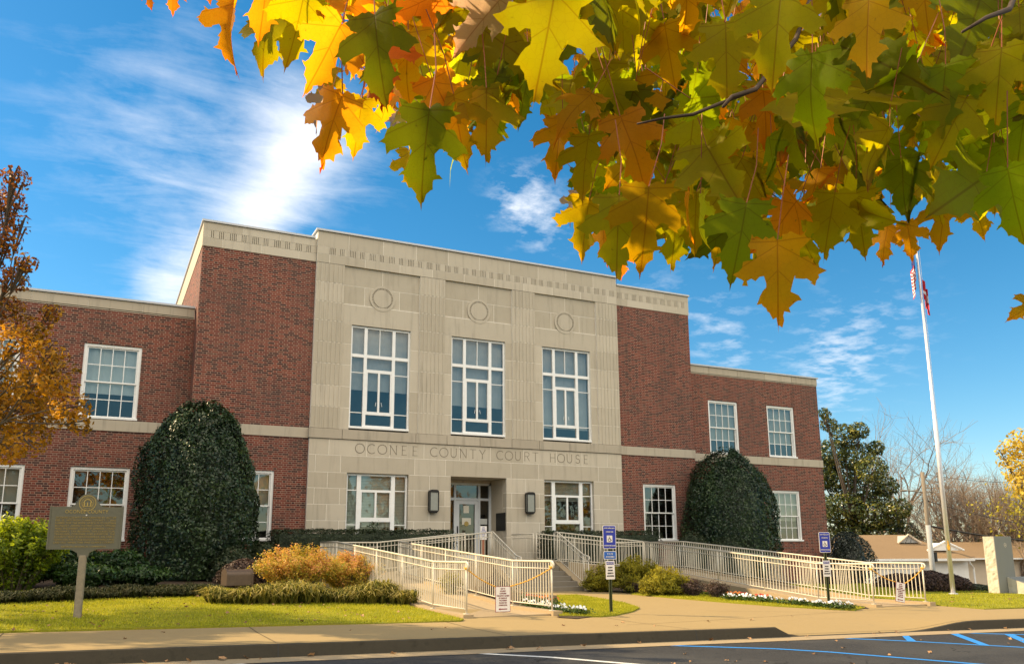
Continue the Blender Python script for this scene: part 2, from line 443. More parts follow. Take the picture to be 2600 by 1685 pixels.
MT['red'] = mat_plain('flag_red', (.50, .02, .03), .8, 0, .12)
MT['flagwhite'] = mat_plain('flag_white', (.78, .76, .75), .8, 0, .08)
MT['navy'] = mat_plain('flag_blue', (.02, .03, .16), .8, 0, .1)
MT['granite'] = mat_stone('grey_granite', (.14, .15, .145), (.20, .21, .205), .15, (.2, .2, .19), .5)  # darkened in colour for the shade on the monument's front
MT['granite_rough'] = mat_stone('rough_granite', (.42, .38, .31), (.60, .55, .46), .2, (.25, .22, .18), 1.0)  # rough stone; pale warm tone also carries the sun on its side
MT['housewhite'] = mat_plain('white_house_paint', (.88, .87, .84), .7, 0, .06, 3)
MT['housecream'] = mat_plain('cream_house_paint', (.60, .50, .38), .8, 0, .06, 3)
MT['shingle'] = mat_concrete('brown_roof_shingle', (.20, .135, .075), (.29, .20, .115), .4, .4, (.10, .07, .045), 1.5)
MT['vent'] = mat_plain('grey_gable_vent', (.33, .34, .34), .8, 0, .1, 8)
MT['bark'] = mat_plain('grey_brown_bark', (.105, .08, .06), .9, 0, .3, 8, .5)
MT['bark_pale'] = mat_plain('pale_bare_branch', (.20, .145, .10), .9, 0, .3, 3, .3)
MT['twig'] = mat_plain('dark_maple_twig', (.06, .035, .02), .8, 0, .3, 40)
MT['petiole'] = mat_plain('red_leaf_stalk', (.30, .075, .02), .6, 0, .2, 40)
MT['pole'] = mat_plain('weathered_utility_pole', (.20, .165, .125), .9, 0, .2, 5)
MT['wire'] = mat_plain('black_wire', (.02, .02, .02), .6)
MT['mulch'] = mat_concrete('bark_mulch', (.045, .03, .02), (.11, .075, .045), .6, 1.0, (.015, .01, .008), 6)

def mat_asphalt():
    t = NT('asphalt'); p = t.pos()
    n1 = t.noise(.7, 5, .6, p); n2 = t.noise(160, 2, .6, p); n3 = t.noise(6, 4, .6, p)
    c = t.mix(n1, (.027, .0275, .030), (.045, .0445, .045))
    c = t.mix(t.maprange(n2, .5, .75, 0, .6), c, (.085, .083, .079))
    c = t.mix(t.maprange(n3, .55, .75, 0, .55), c, (.016, .016, .018))
    c = t.mix(t.maprange(t.noise(34, 3, .7, p), .50, .72, 0, .55), c, (.10, .098, .093))
    c = t.mix(t.maprange(t.noise(.35, 3, .5, p), .52, .62, 0, .35), c, (.075, .074, .072))
    vo = t.n('TexVoronoi'); vo.feature = 'DISTANCE_TO_EDGE'; vo.inputs['Scale'].default_value = .55
    wv = t.n('VectorMath'); wv.operation = 'ADD'; t.t.links.new(p, wv.inputs[0]); nn = t.n('TexNoise'); nn.inputs['Scale'].default_value = 1.6; nn.inputs['Detail'].default_value = 5; t.t.links.new(p, nn.inputs['Vector']); t.t.links.new(nn.outputs['Color'], wv.inputs[1]); t.t.links.new(wv.outputs[0], vo.inputs['Vector'])
    cr = t.math('MULTIPLY', t.maprange(vo.outputs['Distance'], .002, .010, 1, 0), t.maprange(n1, .5, .6, 0, .8))
    c = t.mix(cr, c, (.008, .008, .008))
    t.bsdf(c, .85, 0, t.bump(n2, .6, .006), .12); return t.m
MT['asphalt'] = mat_asphalt()
def mat_paint(name, col, wear=(.05, .05, .05)):
    t = NT(name); p = t.pos()
    n2 = t.noise(90, 3, .6, p); n1 = t.noise(4, 4, .6, p)
    c = t.mix(t.maprange(t.math('ADD', n2, t.math('MULTIPLY', n1, .4)), .78, .98, 0, .75), col, wear)
    t.bsdf(c, .7, 0, t.bump(n2, .4, .004), .3); return t.m
MT['bluepaint'] = mat_paint('blue_road_paint', (.030, .22, .62))
MT['whitepaint'] = mat_paint('white_road_paint', (.62, .62, .60))
def mat_turf():
    t = NT('turf'); p = t.pos()
    n1 = t.noise(.8, 5, .6, p); n2 = t.noise(60, 3, .7, p)
    c = t.mix(n1, (.21, .22, .012), (.33, .31, .022))
    c = t.mix(t.maprange(n2, .4, .75, 0, .7), c, (.07, .075, .015))
    c = t.mix(t.maprange(t.noise(2.2, 5, .7, p), .56, .72, 0, .6), c, (.26, .17, .05))
    t.bsdf(c, .9, 0, t.bump(n2, 1.0, .02), .15); return t.m
MT['turf'] = mat_turf()
MT['blades'] = mat_foliage('grass_blades', [(0, (.20, .22, .012)), (.5, (.36, .36, .02)), (1, (.52, .46, .06))], .35, .6, .2, .5)
MT['holly'] = mat_foliage('holly_leaf', [(0, (.005, .014, .006)), (.5, (.019, .042, .013)), (.85, (.044, .082, .022)), (1, (.12, .16, .04))], .10, .42, .45, .5)
MT['hedge'] = mat_foliage('hedge_leaf', [(0, (.012, .020, .010)), (.55, (.028, .045, .018)), (.85, (.055, .07, .028)), (1, (.13, .08, .045))], .15, .5, .35)
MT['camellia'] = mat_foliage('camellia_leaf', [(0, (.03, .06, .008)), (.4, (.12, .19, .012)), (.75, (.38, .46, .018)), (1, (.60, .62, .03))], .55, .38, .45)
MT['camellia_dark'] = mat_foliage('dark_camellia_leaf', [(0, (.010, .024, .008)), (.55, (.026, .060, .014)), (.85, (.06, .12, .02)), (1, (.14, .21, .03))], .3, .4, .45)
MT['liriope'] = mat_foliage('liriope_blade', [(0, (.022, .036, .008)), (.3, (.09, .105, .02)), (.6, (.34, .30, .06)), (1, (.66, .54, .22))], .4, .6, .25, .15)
MT['liriope_shade'] = mat_foliage('shaded_liriope_blade', [(0, (.012, .02, .006)), (.5, (.035, .045, .014)), (1, (.10, .09, .035))], .2, .6, .25, .2)  # darker copy of liriope; shade below the holly is in its colour
MT['spirea'] = mat_foliage('spirea_leaf', [(0, (.10, .14, .018)), (.35, (.27, .29, .03)), (.55, (.60, .42, .06)), (.8, (.66, .32, .13)), (1, (.60, .25, .17))], .35, .55, .25)
MT['juniper'] = mat_foliage('juniper_spray', [(0, (.035, .042, .007)), (.35, (.16, .155, .014)), (.75, (.36, .31, .02)), (1, (.48, .40, .04))], .35, .65, .2)
MT['maroon'] = mat_foliage('maroon_leaf', [(0, (.030, .022, .018)), (.6, (.075, .045, .038)), (1, (.17, .11, .085))], .15, .6, .25)
MT['corner'] = mat_foliage('dark_glossy_leaf', [(0, (.010, .016, .010)), (.6, (.03, .04, .024)), (.88, (.08, .085, .055)), (1, (.28, .26, .18))], .15, .35, .5)  # palest stop paints glints onto scattered leaves
MT['oak'] = mat_foliage('autumn_oak_leaf', [(0, (.10, .07, .010)), (.3, (.30, .16, .012)), (.6, (.52, .25, .014)), (.85, (.66, .34, .02)), (1, (.40, .12, .015))], .45, .55, .25)
MT['oakred'] = mat_foliage('reddish_oak_leaf', [(0, (.07, .03, .012)), (.5, (.24, .08, .022)), (.8, (.40, .15, .022)), (1, (.60, .30, .02))], .4, .55, .25)
MT['magnolia'] = mat_foliage('magnolia_leaf', [(0, (.015, .030, .010)), (.4, (.05, .08, .018)), (.7, (.17, .17, .03)), (1, (.42, .36, .07))], .15, .3, .55, .55)  # palest stops put sunlit olive highlights into the leaf colour
MT['far_green'] = mat_foliage('far_green_leaf', [(0, (.05, .065, .018)), (.5, (.10, .115, .03)), (1, (.20, .17, .05))], .3, .6, .2, .6)
MT['far_gold'] = mat_foliage('far_golden_leaf', [(0, (.32, .24, .03)), (.5, (.62, .44, .06)), (1, (.80, .66, .13))], .4, .6, .2)
MT['far_yellow'] = mat_foliage('far_yellow_leaf', [(0, (.20, .18, .02)), (.5, (.38, .33, .03)), (1, (.52, .46, .05))], .4, .6, .2)
MT['pansy_leaf'] = mat_foliage('pansy_leaf', [(0, (.03, .055, .015)), (1, (.10, .16, .03))], .25, .5, .3)
MT['petal_white'] = mat_plain('white_petal', (.80, .80, .78), .7, 0, .05, 40)
MT['petal_red'] = mat_plain('dark_red_petal', (.45, .035, .015), .7, 0, .15, 40)
MT['petal_orange'] = mat_plain('orange_petal', (.62, .17, .02), .7, 0, .15, 40)
MT['drybrown'] = mat_plain('dry_fallen_leaf', (.34, .19, .085), .8, 0, .35, 3)
MT['drybrown2'] = mat_plain('dark_fallen_leaf', (.17, .085, .03), .8, 0, .35, 3)

# ------------------------------------------------------------------ terrain
def sst(a, b, x):
    t = np.clip((np.asarray(x, float) - a) / (b - a), 0, 1); return t * t * (3 - 2 * t)
def T(x): return -0.015 * (np.clip(x, -40, 40) + 3)
def curbY(x): return -16.30 - 0.036 * (np.asarray(x, float) + 10)
def backY(x): return curbY(x) + 2.62
def zg(x, y):
    x = np.asarray(x, float); y = np.asarray(y, float)
    k = 0.012 + 0.023 * sst(-4, -9, x)
    z = T(x) + 0.17 + k * np.maximum(0, np.minimum(y, 6) + 13.0) - 0.016 * np.maximum(0, np.minimum(-13.0 - y, 3.2))
    fall = sst(14, 42, x) * 2.6 * sst(-13, -2, y)
    return z - fall
def zr(x, y=None): return T(x) - 0.02 + 0 * np.asarray(x, float)
def pg(x, y, dz=0.0):
    z = 0.15
    for _ in range(40):
        p = pz(x, y, z); z = 0.5 * z + 0.5 * (float(zg(p[0], p[1])) + dz)
    return pz(x, y, z)
def pr_(x, y, dz=0.0):
    z = 0.0
    for _ in range(30):
        p = pz(x, y, z); z = float(zr(p[0])) + dz
    return pz(x, y, z)

def sheet(name, poly, dz, mat, kind='structure', step=0.5, fn=zg, thick=0.0, wob=0.0, label=None):
    """a ground-hugging sheet with the outline poly [(x,y)] draped on fn"""
    bm = bmesh.new()
    vs = [bm.verts.new((p[0], p[1], 0)) for p in poly]
    bm.faces.new(vs)
    if bm.faces[:][0].normal.z < 0: bmesh.ops.reverse_faces(bm, faces=bm.faces[:])
    xs = [p[0] for p in poly]; ys = [p[1] for p in poly]
    for ax, lo, hi in ((0, min(xs), max(xs)), (1, min(ys), max(ys))):
        n = int((hi - lo) / step)
        for i in range(1, n + 1):
            co = [0, 0, 0]; co[ax] = lo + i * step - step * .37; no = [0, 0, 0]; no[ax] = 1
            bmesh.ops.bisect_plane(bm, geom=bm.verts[:] + bm.edges[:] + bm.faces[:], plane_co=co, plane_no=no)
    bm.normal_update()
    for f in bm.faces:
        if f.normal.z < 0: f.normal_flip()
    if thick:
        ext = bmesh.ops.extrude_face_region(bm, geom=bm.faces[:])
        for v in [e for e in ext['geom'] if isinstance(e, bmesh.types.BMVert)]: v.co.z += 1.0
    for v in bm.verts:
        up = v.co.z > .5
        z = float(fn(v.co.x, v.co.y))
        w = wob * mnoise.noise(Vector((v.co.x * .6, v.co.y * .6, 3.1))) if wob else 0
        v.co.z = z + (dz + thick + w if up else dz) if thick else z + dz + w
    me = bpy.data.meshes.new(name); bm.to_mesh(me); bm.free()
    o = link(name, me, mat)
    if kind: o['kind'] = kind
    return o

def grid_ground():
    xs = np.concatenate([np.linspace(-400, -45, 24), np.linspace(-42, 46, 90), np.linspace(50, 420, 26)])
    ys = np.concatenate([np.linspace(-300, -45, 18), np.linspace(-42, 16, 60), np.linspace(20, 500, 26)])
    X, Y = np.meshgrid(xs, ys)
    Z = zg(X, Y) - 0.10
    Z = np.where(Y < curbY(X) + 0.3, zr(X) - 0.12, Z)
    V = [(float(a), float(b), float(c)) for a, b, c in zip(X.ravel(), Y.ravel(), Z.ravel())]
    nx = len(xs)
    Fc = [(j * nx + i, j * nx + i + 1, (j + 1) * nx + i + 1, (j + 1) * nx + i) for j in range(len(ys) - 1) for i in range(nx - 1)]
    me = bpy.data.meshes.new('ground'); me.from_pydata(V, [], Fc)
    o = link('ground', me, MT['mulch']); o['kind'] = 'structure'
grid_ground()

# road, gutter, kerb, sidewalk
XS = np.concatenate([np.linspace(-60, -18, 12), np.linspace(-17, 12, 59), np.linspace(13, 70, 16)])
def strip_mesh(name, ya, yb, za, zb, mat, kind='structure'):
    b = MB()
    for i in range(len(XS) - 1):
        x0, x1 = XS[i], XS[i + 1]
        b.quad((x0, ya(x0), za(x0)), (x1, ya(x1), za(x1)), (x1, yb(x1), zb(x1)), (x0, yb(x0), zb(x0)))
    o = b.build(name, mat); o['kind'] = kind
    return o
strip_mesh('road', lambda x: -72 + 0 * x, lambda x: curbY(x) - .42, lambda x: zr(x), lambda x: zr(x), MT['asphalt'])
strip_mesh('gutter', lambda x: curbY(x) - .43, lambda x: curbY(x) + .02, lambda x: zr(x) + .006, lambda x: zr(x) + .012, MT['gutter'])
# the kerb is dropped to the gutter in front of the walk
DROP = [pr_(1655, 1462)[0], pr_(1835, 1478)[0], pr_(2040, 1462)[0], pr_(2130, 1450)[0]]
def kerb_h(x):
    return float(0.158 - 0.150 * sst(DROP[0], DROP[1], x) * (1 - sst(DROP[2], DROP[3], x)))
def build_kerb():
    b = MB(); prof = [(-.0, 0.0), (-.02, .55), (-.035, .93), (-.06, 1.0), (-.085, 1.0)]
    xs = np.concatenate([np.linspace(-60, -18, 12), np.linspace(-17, 14, 125), np.linspace(15, 70, 12)])
    rows = []
    for x in xs:
        h = kerb_h(x)
        rows.append([(x, float(curbY(x)) - q[0], float(zr(x)) + .012 + (q[1] * h)) for q in prof])
    for i in range(len(xs) - 1):
        for k in range(len(prof) - 1):
            b.quad(rows[i][k], rows[i + 1][k], rows[i + 1][k + 1], rows[i][k + 1])
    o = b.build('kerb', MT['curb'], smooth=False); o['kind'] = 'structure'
    k = MB()
    for x in (-15.2, -13.2, -9.95, -6.75, -3.6, 7.8, 10.6, 13.5):
        h = kerb_h(x); P = [(float(curbY(x)) - q[0] - .003, float(zr(x)) + .012 + q[1] * h + .002) for q in prof]
        for p, q in zip(P[:-1], P[1:]): k.quad((x - .007, p[0], p[1]), (x + .007, p[0], p[1]), (x + .007, q[0], q[1]), (x - .007, q[0], q[1]))
    o = k.build('kerb joints', MT['black']); o['kind'] = 'structure'
build_kerb()
def z_walk(x, y):
    """sidewalk surface: dips to the dropped kerb"""
    y0 = curbY(x) + .075
    top = T(x) - .008 + np.vectorize(kerb_h)(x)
    bk = zg(x, np.maximum(y, backY(x)))
    t = np.clip((y - y0) / 1.6, 0, 1)
    return np.where(y > y0 + 1.6, zg(x, y), top * (1 - t) + zg(x, y0 + 1.6) * t)
def build_sidewalk():
    b = MB()
    xs = np.concatenate([np.linspace(-60, -18, 12), np.linspace(-17, 14, 94), np.linspace(15, 70, 12)])
    ts = np.concatenate([np.linspace(0.075, 3.2, 16), np.linspace(3.7, 11.6, 15)])
    G = [[(float(x), float(curbY(x) + t), float(z_walk(x, curbY(x) + t))) for t in ts] for x in xs]
    for i in range(len(xs) - 1):
        for k in range(len(ts) - 1): b.quad(G[i][k], G[i + 1][k], G[i + 1][k + 1], G[i][k + 1])
    o = b.build('sidewalk', MT['concrete'], smooth=True); o['kind'] = 'structure'
    # control joints
    j = MB()
    def jl(p, q, w=.012):
        p = np.array(p[:2]); q = np.array(q[:2]); d = (q - p) / np.linalg.norm(q - p); n = np.array([-d[1], d[0]]) * w / 2
        N = max(2, int(np.linalg.norm(q - p) / .25))
        for a in range(N):
            s0 = p + (q - p) * a / N; s1 = p + (q - p) * (a + 1) / N
            pts = [s0 - n, s1 - n, s1 + n, s0 + n]
            j.quad(*[(c[0], c[1], float(z_walk(c[0], c[1])) + .004) for c in pts])
    for x in (-15.2, -13.2, -9.95, -6.75, -3.6, 7.8, 10.6, 13.5): jl((x, curbY(x) + .18), (x + .05, curbY(x) + 2.7))
    jl(pg(1455, 1452), pg(2150, 1409)); jl(pg(1640, 1418), pg(2140, 1424))
    for a in (-16.0, 9.0):
        pass
    xx = np.linspace(-17, 14, 40)
    for a, c in zip(xx[:-1], xx[1:]): jl((a, curbY(a) + .19), (c, curbY(c) + .19), .01)
    o = j.build('sidewalk joints', MT['curb']); o['kind'] = 'structure'
build_sidewalk()

def paint(name, pts, w, mat, label=None, fill=None):
    b = MB()
    if fill:
        P = [pr_(*q, dz=.004) for q in fill]; b.add(P, [tuple(range(len(P)))])
    else:
        P = [pr_(*q, dz=.004) for q in pts]
        for a, c in zip(P[:-1], P[1:]):
            d = (c - a)[:2]; d = d / np.linalg.norm(d); n = np.array([-d[1], d[0], 0]) * w / 2
            b.quad(a - n, c - n, c + n, a + n)
    o = b.build(name, mat); o['kind'] = 'structure'; return o
f2d = lambda L: [(a / KP, c / KP) for a, c in L]
paint('blue bay line', f2d([(1696, 1637), (1970, 1645.5), (2104, 1653.5), (2400, 1677.5), (2600, 1694)]), .10, MT['bluepaint'])
paint('blue bay line', f2d([(2099, 1616.8), (2326, 1627), (2600, 1642)]), .10, MT['bluepaint'])
paint('blue bay line', f2d([(2425, 1604.8), (2600, 1609.7), (2750, 1614)]), .10, MT['bluepaint'])
paint('blue hatching', None, 0, MT['bluepaint'], fill=f2d([(2287, 1609.7), (2303, 1609.7), (2328, 1627.4), (2305, 1627.0)]))
paint('blue hatching', None, 0, MT['bluepaint'], fill=f2d([(2404, 1604.5), (2425, 1604.2), (2514, 1637), (2489, 1636)]))
paint('blue hatching', None, 0, MT['bluepaint'], fill=f2d([(2550, 1608.8), (2574, 1609), (2660, 1645), (2630, 1644)]))
paint('white bay line', f2d([(1210, 1656.8), (1400, 1667), (1640, 1687), (1800, 1702)]), .10, MT['whitepaint'])
paint('white bay line', f2d([(560, 1680), (660, 1690), (800, 1706)]), .10, MT['whitepaint'])

# lawns
def gp(L): return [tuple(pg(*q)[:2]) for q in L]
xl = np.linspace(-34, -6.45, 30)
LAWN_L = [(float(x), float(backY(x))) for x in xl] + [(-6.3, -13.6), (-6.25, -9.0), (-6.25, -6.0), (-34, -4.8)]
LAWN_C = gp([(1294, 1384), (1340, 1383), (1400, 1392), (1452, 1402), (1486, 1413), (1470, 1421), (1430, 1430), (1395, 1433), (1300, 1432), (1294, 1410)])
LAWN_R = gp([(1465, 1380), (1560, 1389), (1680, 1399), (1800, 1408), (1915, 1415), (1985, 1418), (2010, 1412), (1900, 1404), (1780, 1392), (1660, 1378), (1560, 1374)])
xr2 = np.linspace(6.25, 46, 40)
LAWN_F = [(float(x), float(max(backY(x), -15.6) - .15)) for x in xr2] + [(46, -2.5), (20, -2.5), (6.25, -3.5)]
sheet('lawn', LAWN_L, -.03, MT['turf'], thick=.055, wob=.02)
sheet('lawn', LAWN_C, -.03, MT['turf'], thick=.055, wob=.01, step=.3)
sheet('lawn', LAWN_R, -.03, MT['turf'], thick=.055, wob=.01, step=.3)
sheet('lawn', LAWN_F, -.03, MT['turf'], thick=.055, wob=.02)
# walk between the lawns up to the steps, laid as one slab over the beds
WALK = gp([(1300, 1432), (1294, 1384), (1340, 1383)]) + [(-1.6, -5.2), (1.75, -5.2)] + gp([(1470, 1381), (1560, 1389), (1680, 1399), (1985, 1419)])
BED_L = [(-34, -6.2), (-6.25, -7.2), (-6.25, 1.2), (-34, 1.2)]
BED_M = [(-4.1, -4.3), (-4.1, -13.2)] + gp([(1292, 1434), (1340, 1437), (1380, 1432), (1300, 1412), (1293, 1384)]) + [(-1.55, -5.6), (-1.4, -4.3)]
BED_R = [(1.4, -4.0), (1.5, -5.6)] + gp([(1480, 1378), (1640, 1380), (1790, 1394), (1900, 1405), (1990, 1413), (2020, 1414)]) + [(4.15, -12.9), (4.15, -4.0)]
BED_F = [(6.3, -6.0), (18.5, -6.4), (18.5, 1.2), (6.3, 1.2)]
for P in (BED_L, BED_M, BED_R, BED_F): sheet('planting bed', P, .012, MT['mulch'], step=.5, wob=.012)

def inside(poly, x, y):
    poly = np.array(poly); n = len(poly); r = np.zeros(len(x), bool); j = n - 1
    for i in range(n):
        xi, yi = poly[i]; xj, yj = poly[j]
        c = ((yi > y) != (yj > y)) & (x < (xj - xi) * (y - yi) / (yj - yi + 1e-12) + xi)
        r ^= c; j = i
    return r
def blades(poly, n, h0, h1, w, name, mat, label, dz=.02, lean=.5, box=None):
    P = np.array(poly); lo = P.min(0); hi = P.max(0)
    if box: lo = np.maximum(lo, box[0]); hi = np.minimum(hi, box[1])
    q = rng.random((n * 3, 2)) * (hi - lo) + lo
    q = q[inside(poly, q[:, 0], q[:, 1])][:n]
    N = len(q)
    z = zg(q[:, 0], q[:, 1]) + dz
    a = rng.random(N) * 2 * np.pi; h = h0 + (h1 - h0) * rng.random(N)
    d = np.stack([np.cos(a), np.sin(a)], 1); ln = (rng.random((N, 2)) - .5) * 2 * lean * h[:, None]
    V = np.zeros((N, 3, 3))
    V[:, 0, :2] = q - d * w / 2; V[:, 1, :2] = q + d * w / 2; V[:, 2, :2] = q + ln
    V[:, 0, 2] = z; V[:, 1, 2] = z; V[:, 2, 2] = z + h
    o = link(name, np_mesh(name, V, 3), mat); o['kind'] = 'stuff'; o['label'] = label; o['category'] = 'grass'
    return V
blades(LAWN_L, 70000, .02, .05, .016, 'lawn_grass', MT['blades'], 'yellow-green turf blades on the lawn around the historical marker', box=((-17, -20), (0, 0)))
blades(LAWN_C, 14000, .02, .05, .014, 'lawn_grass', MT['blades'], 'small tongue of turf at the foot of the van-accessible parking sign')
blades(LAWN_R, 14000, .02, .05, .014, 'lawn_grass', MT['blades'], 'narrow curved turf strip in front of the pansy bed')
blades(LAWN_F, 40000, .02, .055, .02, 'lawn_grass', MT['blades'], 'turf blades on the right-hand lawn below the flagpole', box=((6, -20), (26, -3)))

# ------------------------------------------------------------------ courthouse
A_, B_, C_ = 6.10, 9.79, 17.80
YB, YW, DEPTH = 0.12, 0.954, 15.0
house = thing('courthouse', 'two-storey red brick courthouse with a tall pale limestone centre and two lower wings', 'building', (0, 0, 0))
ZS, ZM, ZWG = 12.38, 12.10, 9.34
WINX = [(-4.79, -2.657), (-1.078, 1.078), (2.657, 4.79)]
UWZ = (5.48, 9.07)
LWZ = (1.70, 3.96)

def wall(mb, x0, x1, z0, z1, y, openings, rev=.20):
    xs = sorted({x0, x1} | {c for o in openings for c in o[:2]}); zs = sorted({z0, z1} | {c for o in openings for c in o[2:]})
    for i in range(len(xs) - 1):
        for k in range(len(zs) - 1):
            xm, zm = (xs[i] + xs[i + 1]) / 2, (zs[k] + zs[k + 1]) / 2
            if any(o[0] < xm < o[1] and o[2] < zm < o[3] for o in openings): continue
            mb.quad((xs[i], y, zs[k]), (xs[i + 1], y, zs[k]), (xs[i + 1], y, zs[k + 1]), (xs[i], y, zs[k + 1]))
    for (a, b, c, d) in openings:
        mb.quad((a, y, c), (a, y, d), (a, y + rev, d), (a, y + rev, c))
        mb.quad((b, y, c), (b, y + rev, c), (b, y + rev, d), (b, y, d))
        mb.quad((a, y, d), (b, y, d), (b, y + rev, d), (a, y + rev, d))
        mb.quad((a, y, c), (a, y + rev, c), (b, y + rev, c), (b, y, c))

ZBASE = -0.6
W_UP = (5.43, 7.78); W_LO = (1.73, 3.95)
main_open = [(-8.74, -7.15) + W_LO, (7.15, 8.74) + W_LO]
LWU = [(-12.94, -11.30), (-16.26, -14.63), (-19.6, -17.97)]
LWL = [(-12.99, -11.36), (-15.85, -14.18), (-18.9, -17.3)]
RWU = [(11.30, 12.94), (14.63, 16.26)]
RWL = [(11.30, 12.94), (14.63, 16.26)]
def build_brick():
    b = MB()
    for x0, x1, ops in ((-B_, -A_, main_open[:1]), (A_, B_, main_open[1:])):
        wall(b, x0, x1, ZBASE, 5.07, YB, ops)
        wall(b, x0, x1, 5.41, ZM - .93, YB, [])
    for s in (-1, 1):
        x = s * B_
        b.quad((x, YB, ZBASE), (x, YB + DEPTH, ZBASE), (x, YB + DEPTH, ZM - .93), (x, YB, ZM - .93)) if s > 0 else b.quad((x, YB + DEPTH, ZBASE), (x, YB, ZBASE), (x, YB, ZM - .93), (x, YB + DEPTH, ZM - .93))
    b.quad((B_, YB + DEPTH, ZBASE), (-B_, YB + DEPTH, ZBASE), (-B_, YB + DEPTH, ZM), (B_, YB + DEPTH, ZM))
    b.build('brick_wall', MT['brick'], house)
    for x0, x1, ups, los in ((-27.0, -B_ - .002, LWU, LWL), (B_ + .002, C_, RWU, RWL)):
        w = MB()
        wall(w, x0, x1, ZBASE, 5.07, YW, [(a, c) + W_LO for a, c in los])
        wall(w, x0, x1, 5.41, ZWG - .45, YW, [(a, c) + W_UP for a, c in ups])
        xe = x0 if x0 < -20 else x1
        q = [(xe, YW, ZBASE), (xe, YW + 13, ZBASE), (xe, YW + 13, ZWG - .45), (xe, YW, ZWG - .45)]
        w.quad(*q)
        w.quad((x0, YW + 13, ZBASE), (x1, YW + 13, ZBASE), (x1, YW + 13, ZWG - .45), (x0, YW + 13, ZWG - .45))
        w.build('wing_wall', MT['brick'], house)
build_brick()

STONE, CAPS, JOINT, GROOVE = MB(), MB(), MB(), MB()
g = .0085
def st(x0, x1, z0, z1, y, d=.30, mb=None):
    (mb or STONE).box(x0 + g, x1 - g, y, y + d, z0 + g, z1 - g, random.random())
def row(xs, z0, z1, y, d=.30, mb=None):
    for a, b in zip(xs[:-1], xs[1:]): st(a, b, z0, z1, y, d, mb)
def build_stone():
    # backing mortar a few mm behind the faces
    row([-A_, -5.0, -3.75, -2.5, -1.25, 0, 1.25, 2.5, 3.75, 5.0, A_], 11.72, 12.28, 0)
    row([-A_, -5.66, -4.40, -3.12, -1.87, -.62, .62, 1.87, 3.12, 4.40, 5.66, A_], 11.15, 11.47, 0)
    # frieze with sets of vertical cuts, three and four by turns
    def frieze(x0, x1, y, first4, off):
        x = x0 + off; four = first4; cuts = []
        while x < x1 - .18:
            n = 4 if four else 3; w = .060
            for k in range(n): cuts.append(x + k * w)
            x += .37 if four else .345
            four = not four
        e = x0
        for c in cuts:
            if c - e > .005: STONE.box(e, c - .0095, y, y + .2, 11.472, 11.718, .5 + .2 * math.sin(e * 7))
            e = c + .0095
        STONE.box(e, x1, y, y + .2, 11.472, 11.718, .5)
        GROOVE.box(x0 + .003, x1 - .003, y + .035, y + .15, 11.475, 11.715)
    frieze(-A_, A_, 0, True, .44)
    ZC = [5.41, 6.15, 6.88, 7.63, 8.37, 9.12, 9.78, 10.47, 11.15]
    for x0, x1 in ((-A_, -5.11), (-2.34, -1.36), (1.36, 2.34), (5.09, A_)):
        n = 11; w = (x1 - x0 - .16) / n
        for z0, z1 in zip(ZC[:-1], ZC[1:]):
            r = random.random()
            STONE.box(x0 + g, x0 + .08 + w * .0, 0, .3, z0 + g, z1 - g, r); STONE.box(x1 - .08, x1 - g, 0, .3, z0 + g, z1 - g, r)
            for k in range(n):
                STONE.box(x0 + .08 + k * w, x0 + .08 + (k + 1) * w, .0 if k % 2 else .014, .3, z0 + g, z1 - g, r)
    for (wa, wb), (x0, x1) in zip(WINX, ((-5.11, -2.34), (-1.36, 1.36), (2.34, 5.09))):
        c = (x0 + x1) / 2
        if abs(c) < .2: jl, jr = -1.078, 1.078
        jl, jr = wa, wb
        for z0, z1 in zip(ZC[:5], ZC[1:6]):
            z1 = min(z1, 9.07) if z1 > 9 else z1
            st(x0, jl, z0, z1, .045); st(jr, x1, z0, z1, .045)
        # lintel stone with the medallion block rising out of it
        STONE.box(x0 + g, x1 - g, .045, .3, 9.07 + .002, 9.78 - g, random.random())
        mw = .64 * (x1 - x0) / 2.77
        [STONE.box(a_ + g, b_ - g, .075, .3, z0_ + g, z1_ - g, -.12 + .25 * random.random()) for a_, b_, z0_, z1_ in ((x0, c - mw, 9.78, 10.47), (c + mw, x1, 9.78, 10.47), (x0, c, 10.47, 11.13), (c, x1, 10.47, 11.13))]  # low tone values put recess shading into the panel stones
        STONE.box(c - mw + g, c + mw - g, .075, .3, 9.78, 10.47 - g, random.random())
    # ledge, letter band and ground storey
    row([-A_ - .04, -5.02, -2.42, -1.26, .02, 1.30, 2.45, 3.75, A_ + .04], 5.07, 5.41, -.045, .34, CAPS)
    row([-A_, -5.44, -4.15, -3.34, -2.10, -.76, .46, 1.80, 3.19, 4.30, 5.44, A_], 4.53, 5.07, 0)
    row([-A_, -5.87, -5.03, -2.43, -1.28, 1.28, 2.42, 5.02, 5.87, A_], 3.96, 4.53, 0)
    ZL = [3.96, 3.44, 2.91, 2.385, 1.85, 1.32, .79, .2, -.6]
    for i, (z1, z0) in enumerate(zip(ZL[:-1], ZL[1:])):
        for sgn in (-1, 1):
            xs = [4.79, 5.45, A_] if i % 2 == 0 else [4.79, 5.03, 5.87, A_]
            ys = [1.078, 1.88, 2.657] if i % 2 == 0 else [1.078, 1.30, 2.43, 2.657]
            for q in (xs, ys):
                q = [sgn * c for c in q]; q = q[::-1] if sgn < 0 else q
                row(q, z0, z1, 0)
        if z1 < LWZ[0] + .2:
            for a, b in ((-4.79, -2.657), (2.657, 4.79)): row([a, b], z0, min(z1, LWZ[0]), 0)
    # vestibule
    for s in (-1, 1):
        x0, x1 = (1.078, 1.40) if s > 0 else (-1.40, -1.078)
        for i, (z1, z0) in enumerate(zip(ZL[:6], ZL[1:7])):
            STONE.box(x0, x1, .302, 1.45, z0 + .002, z1 - .002, .5)
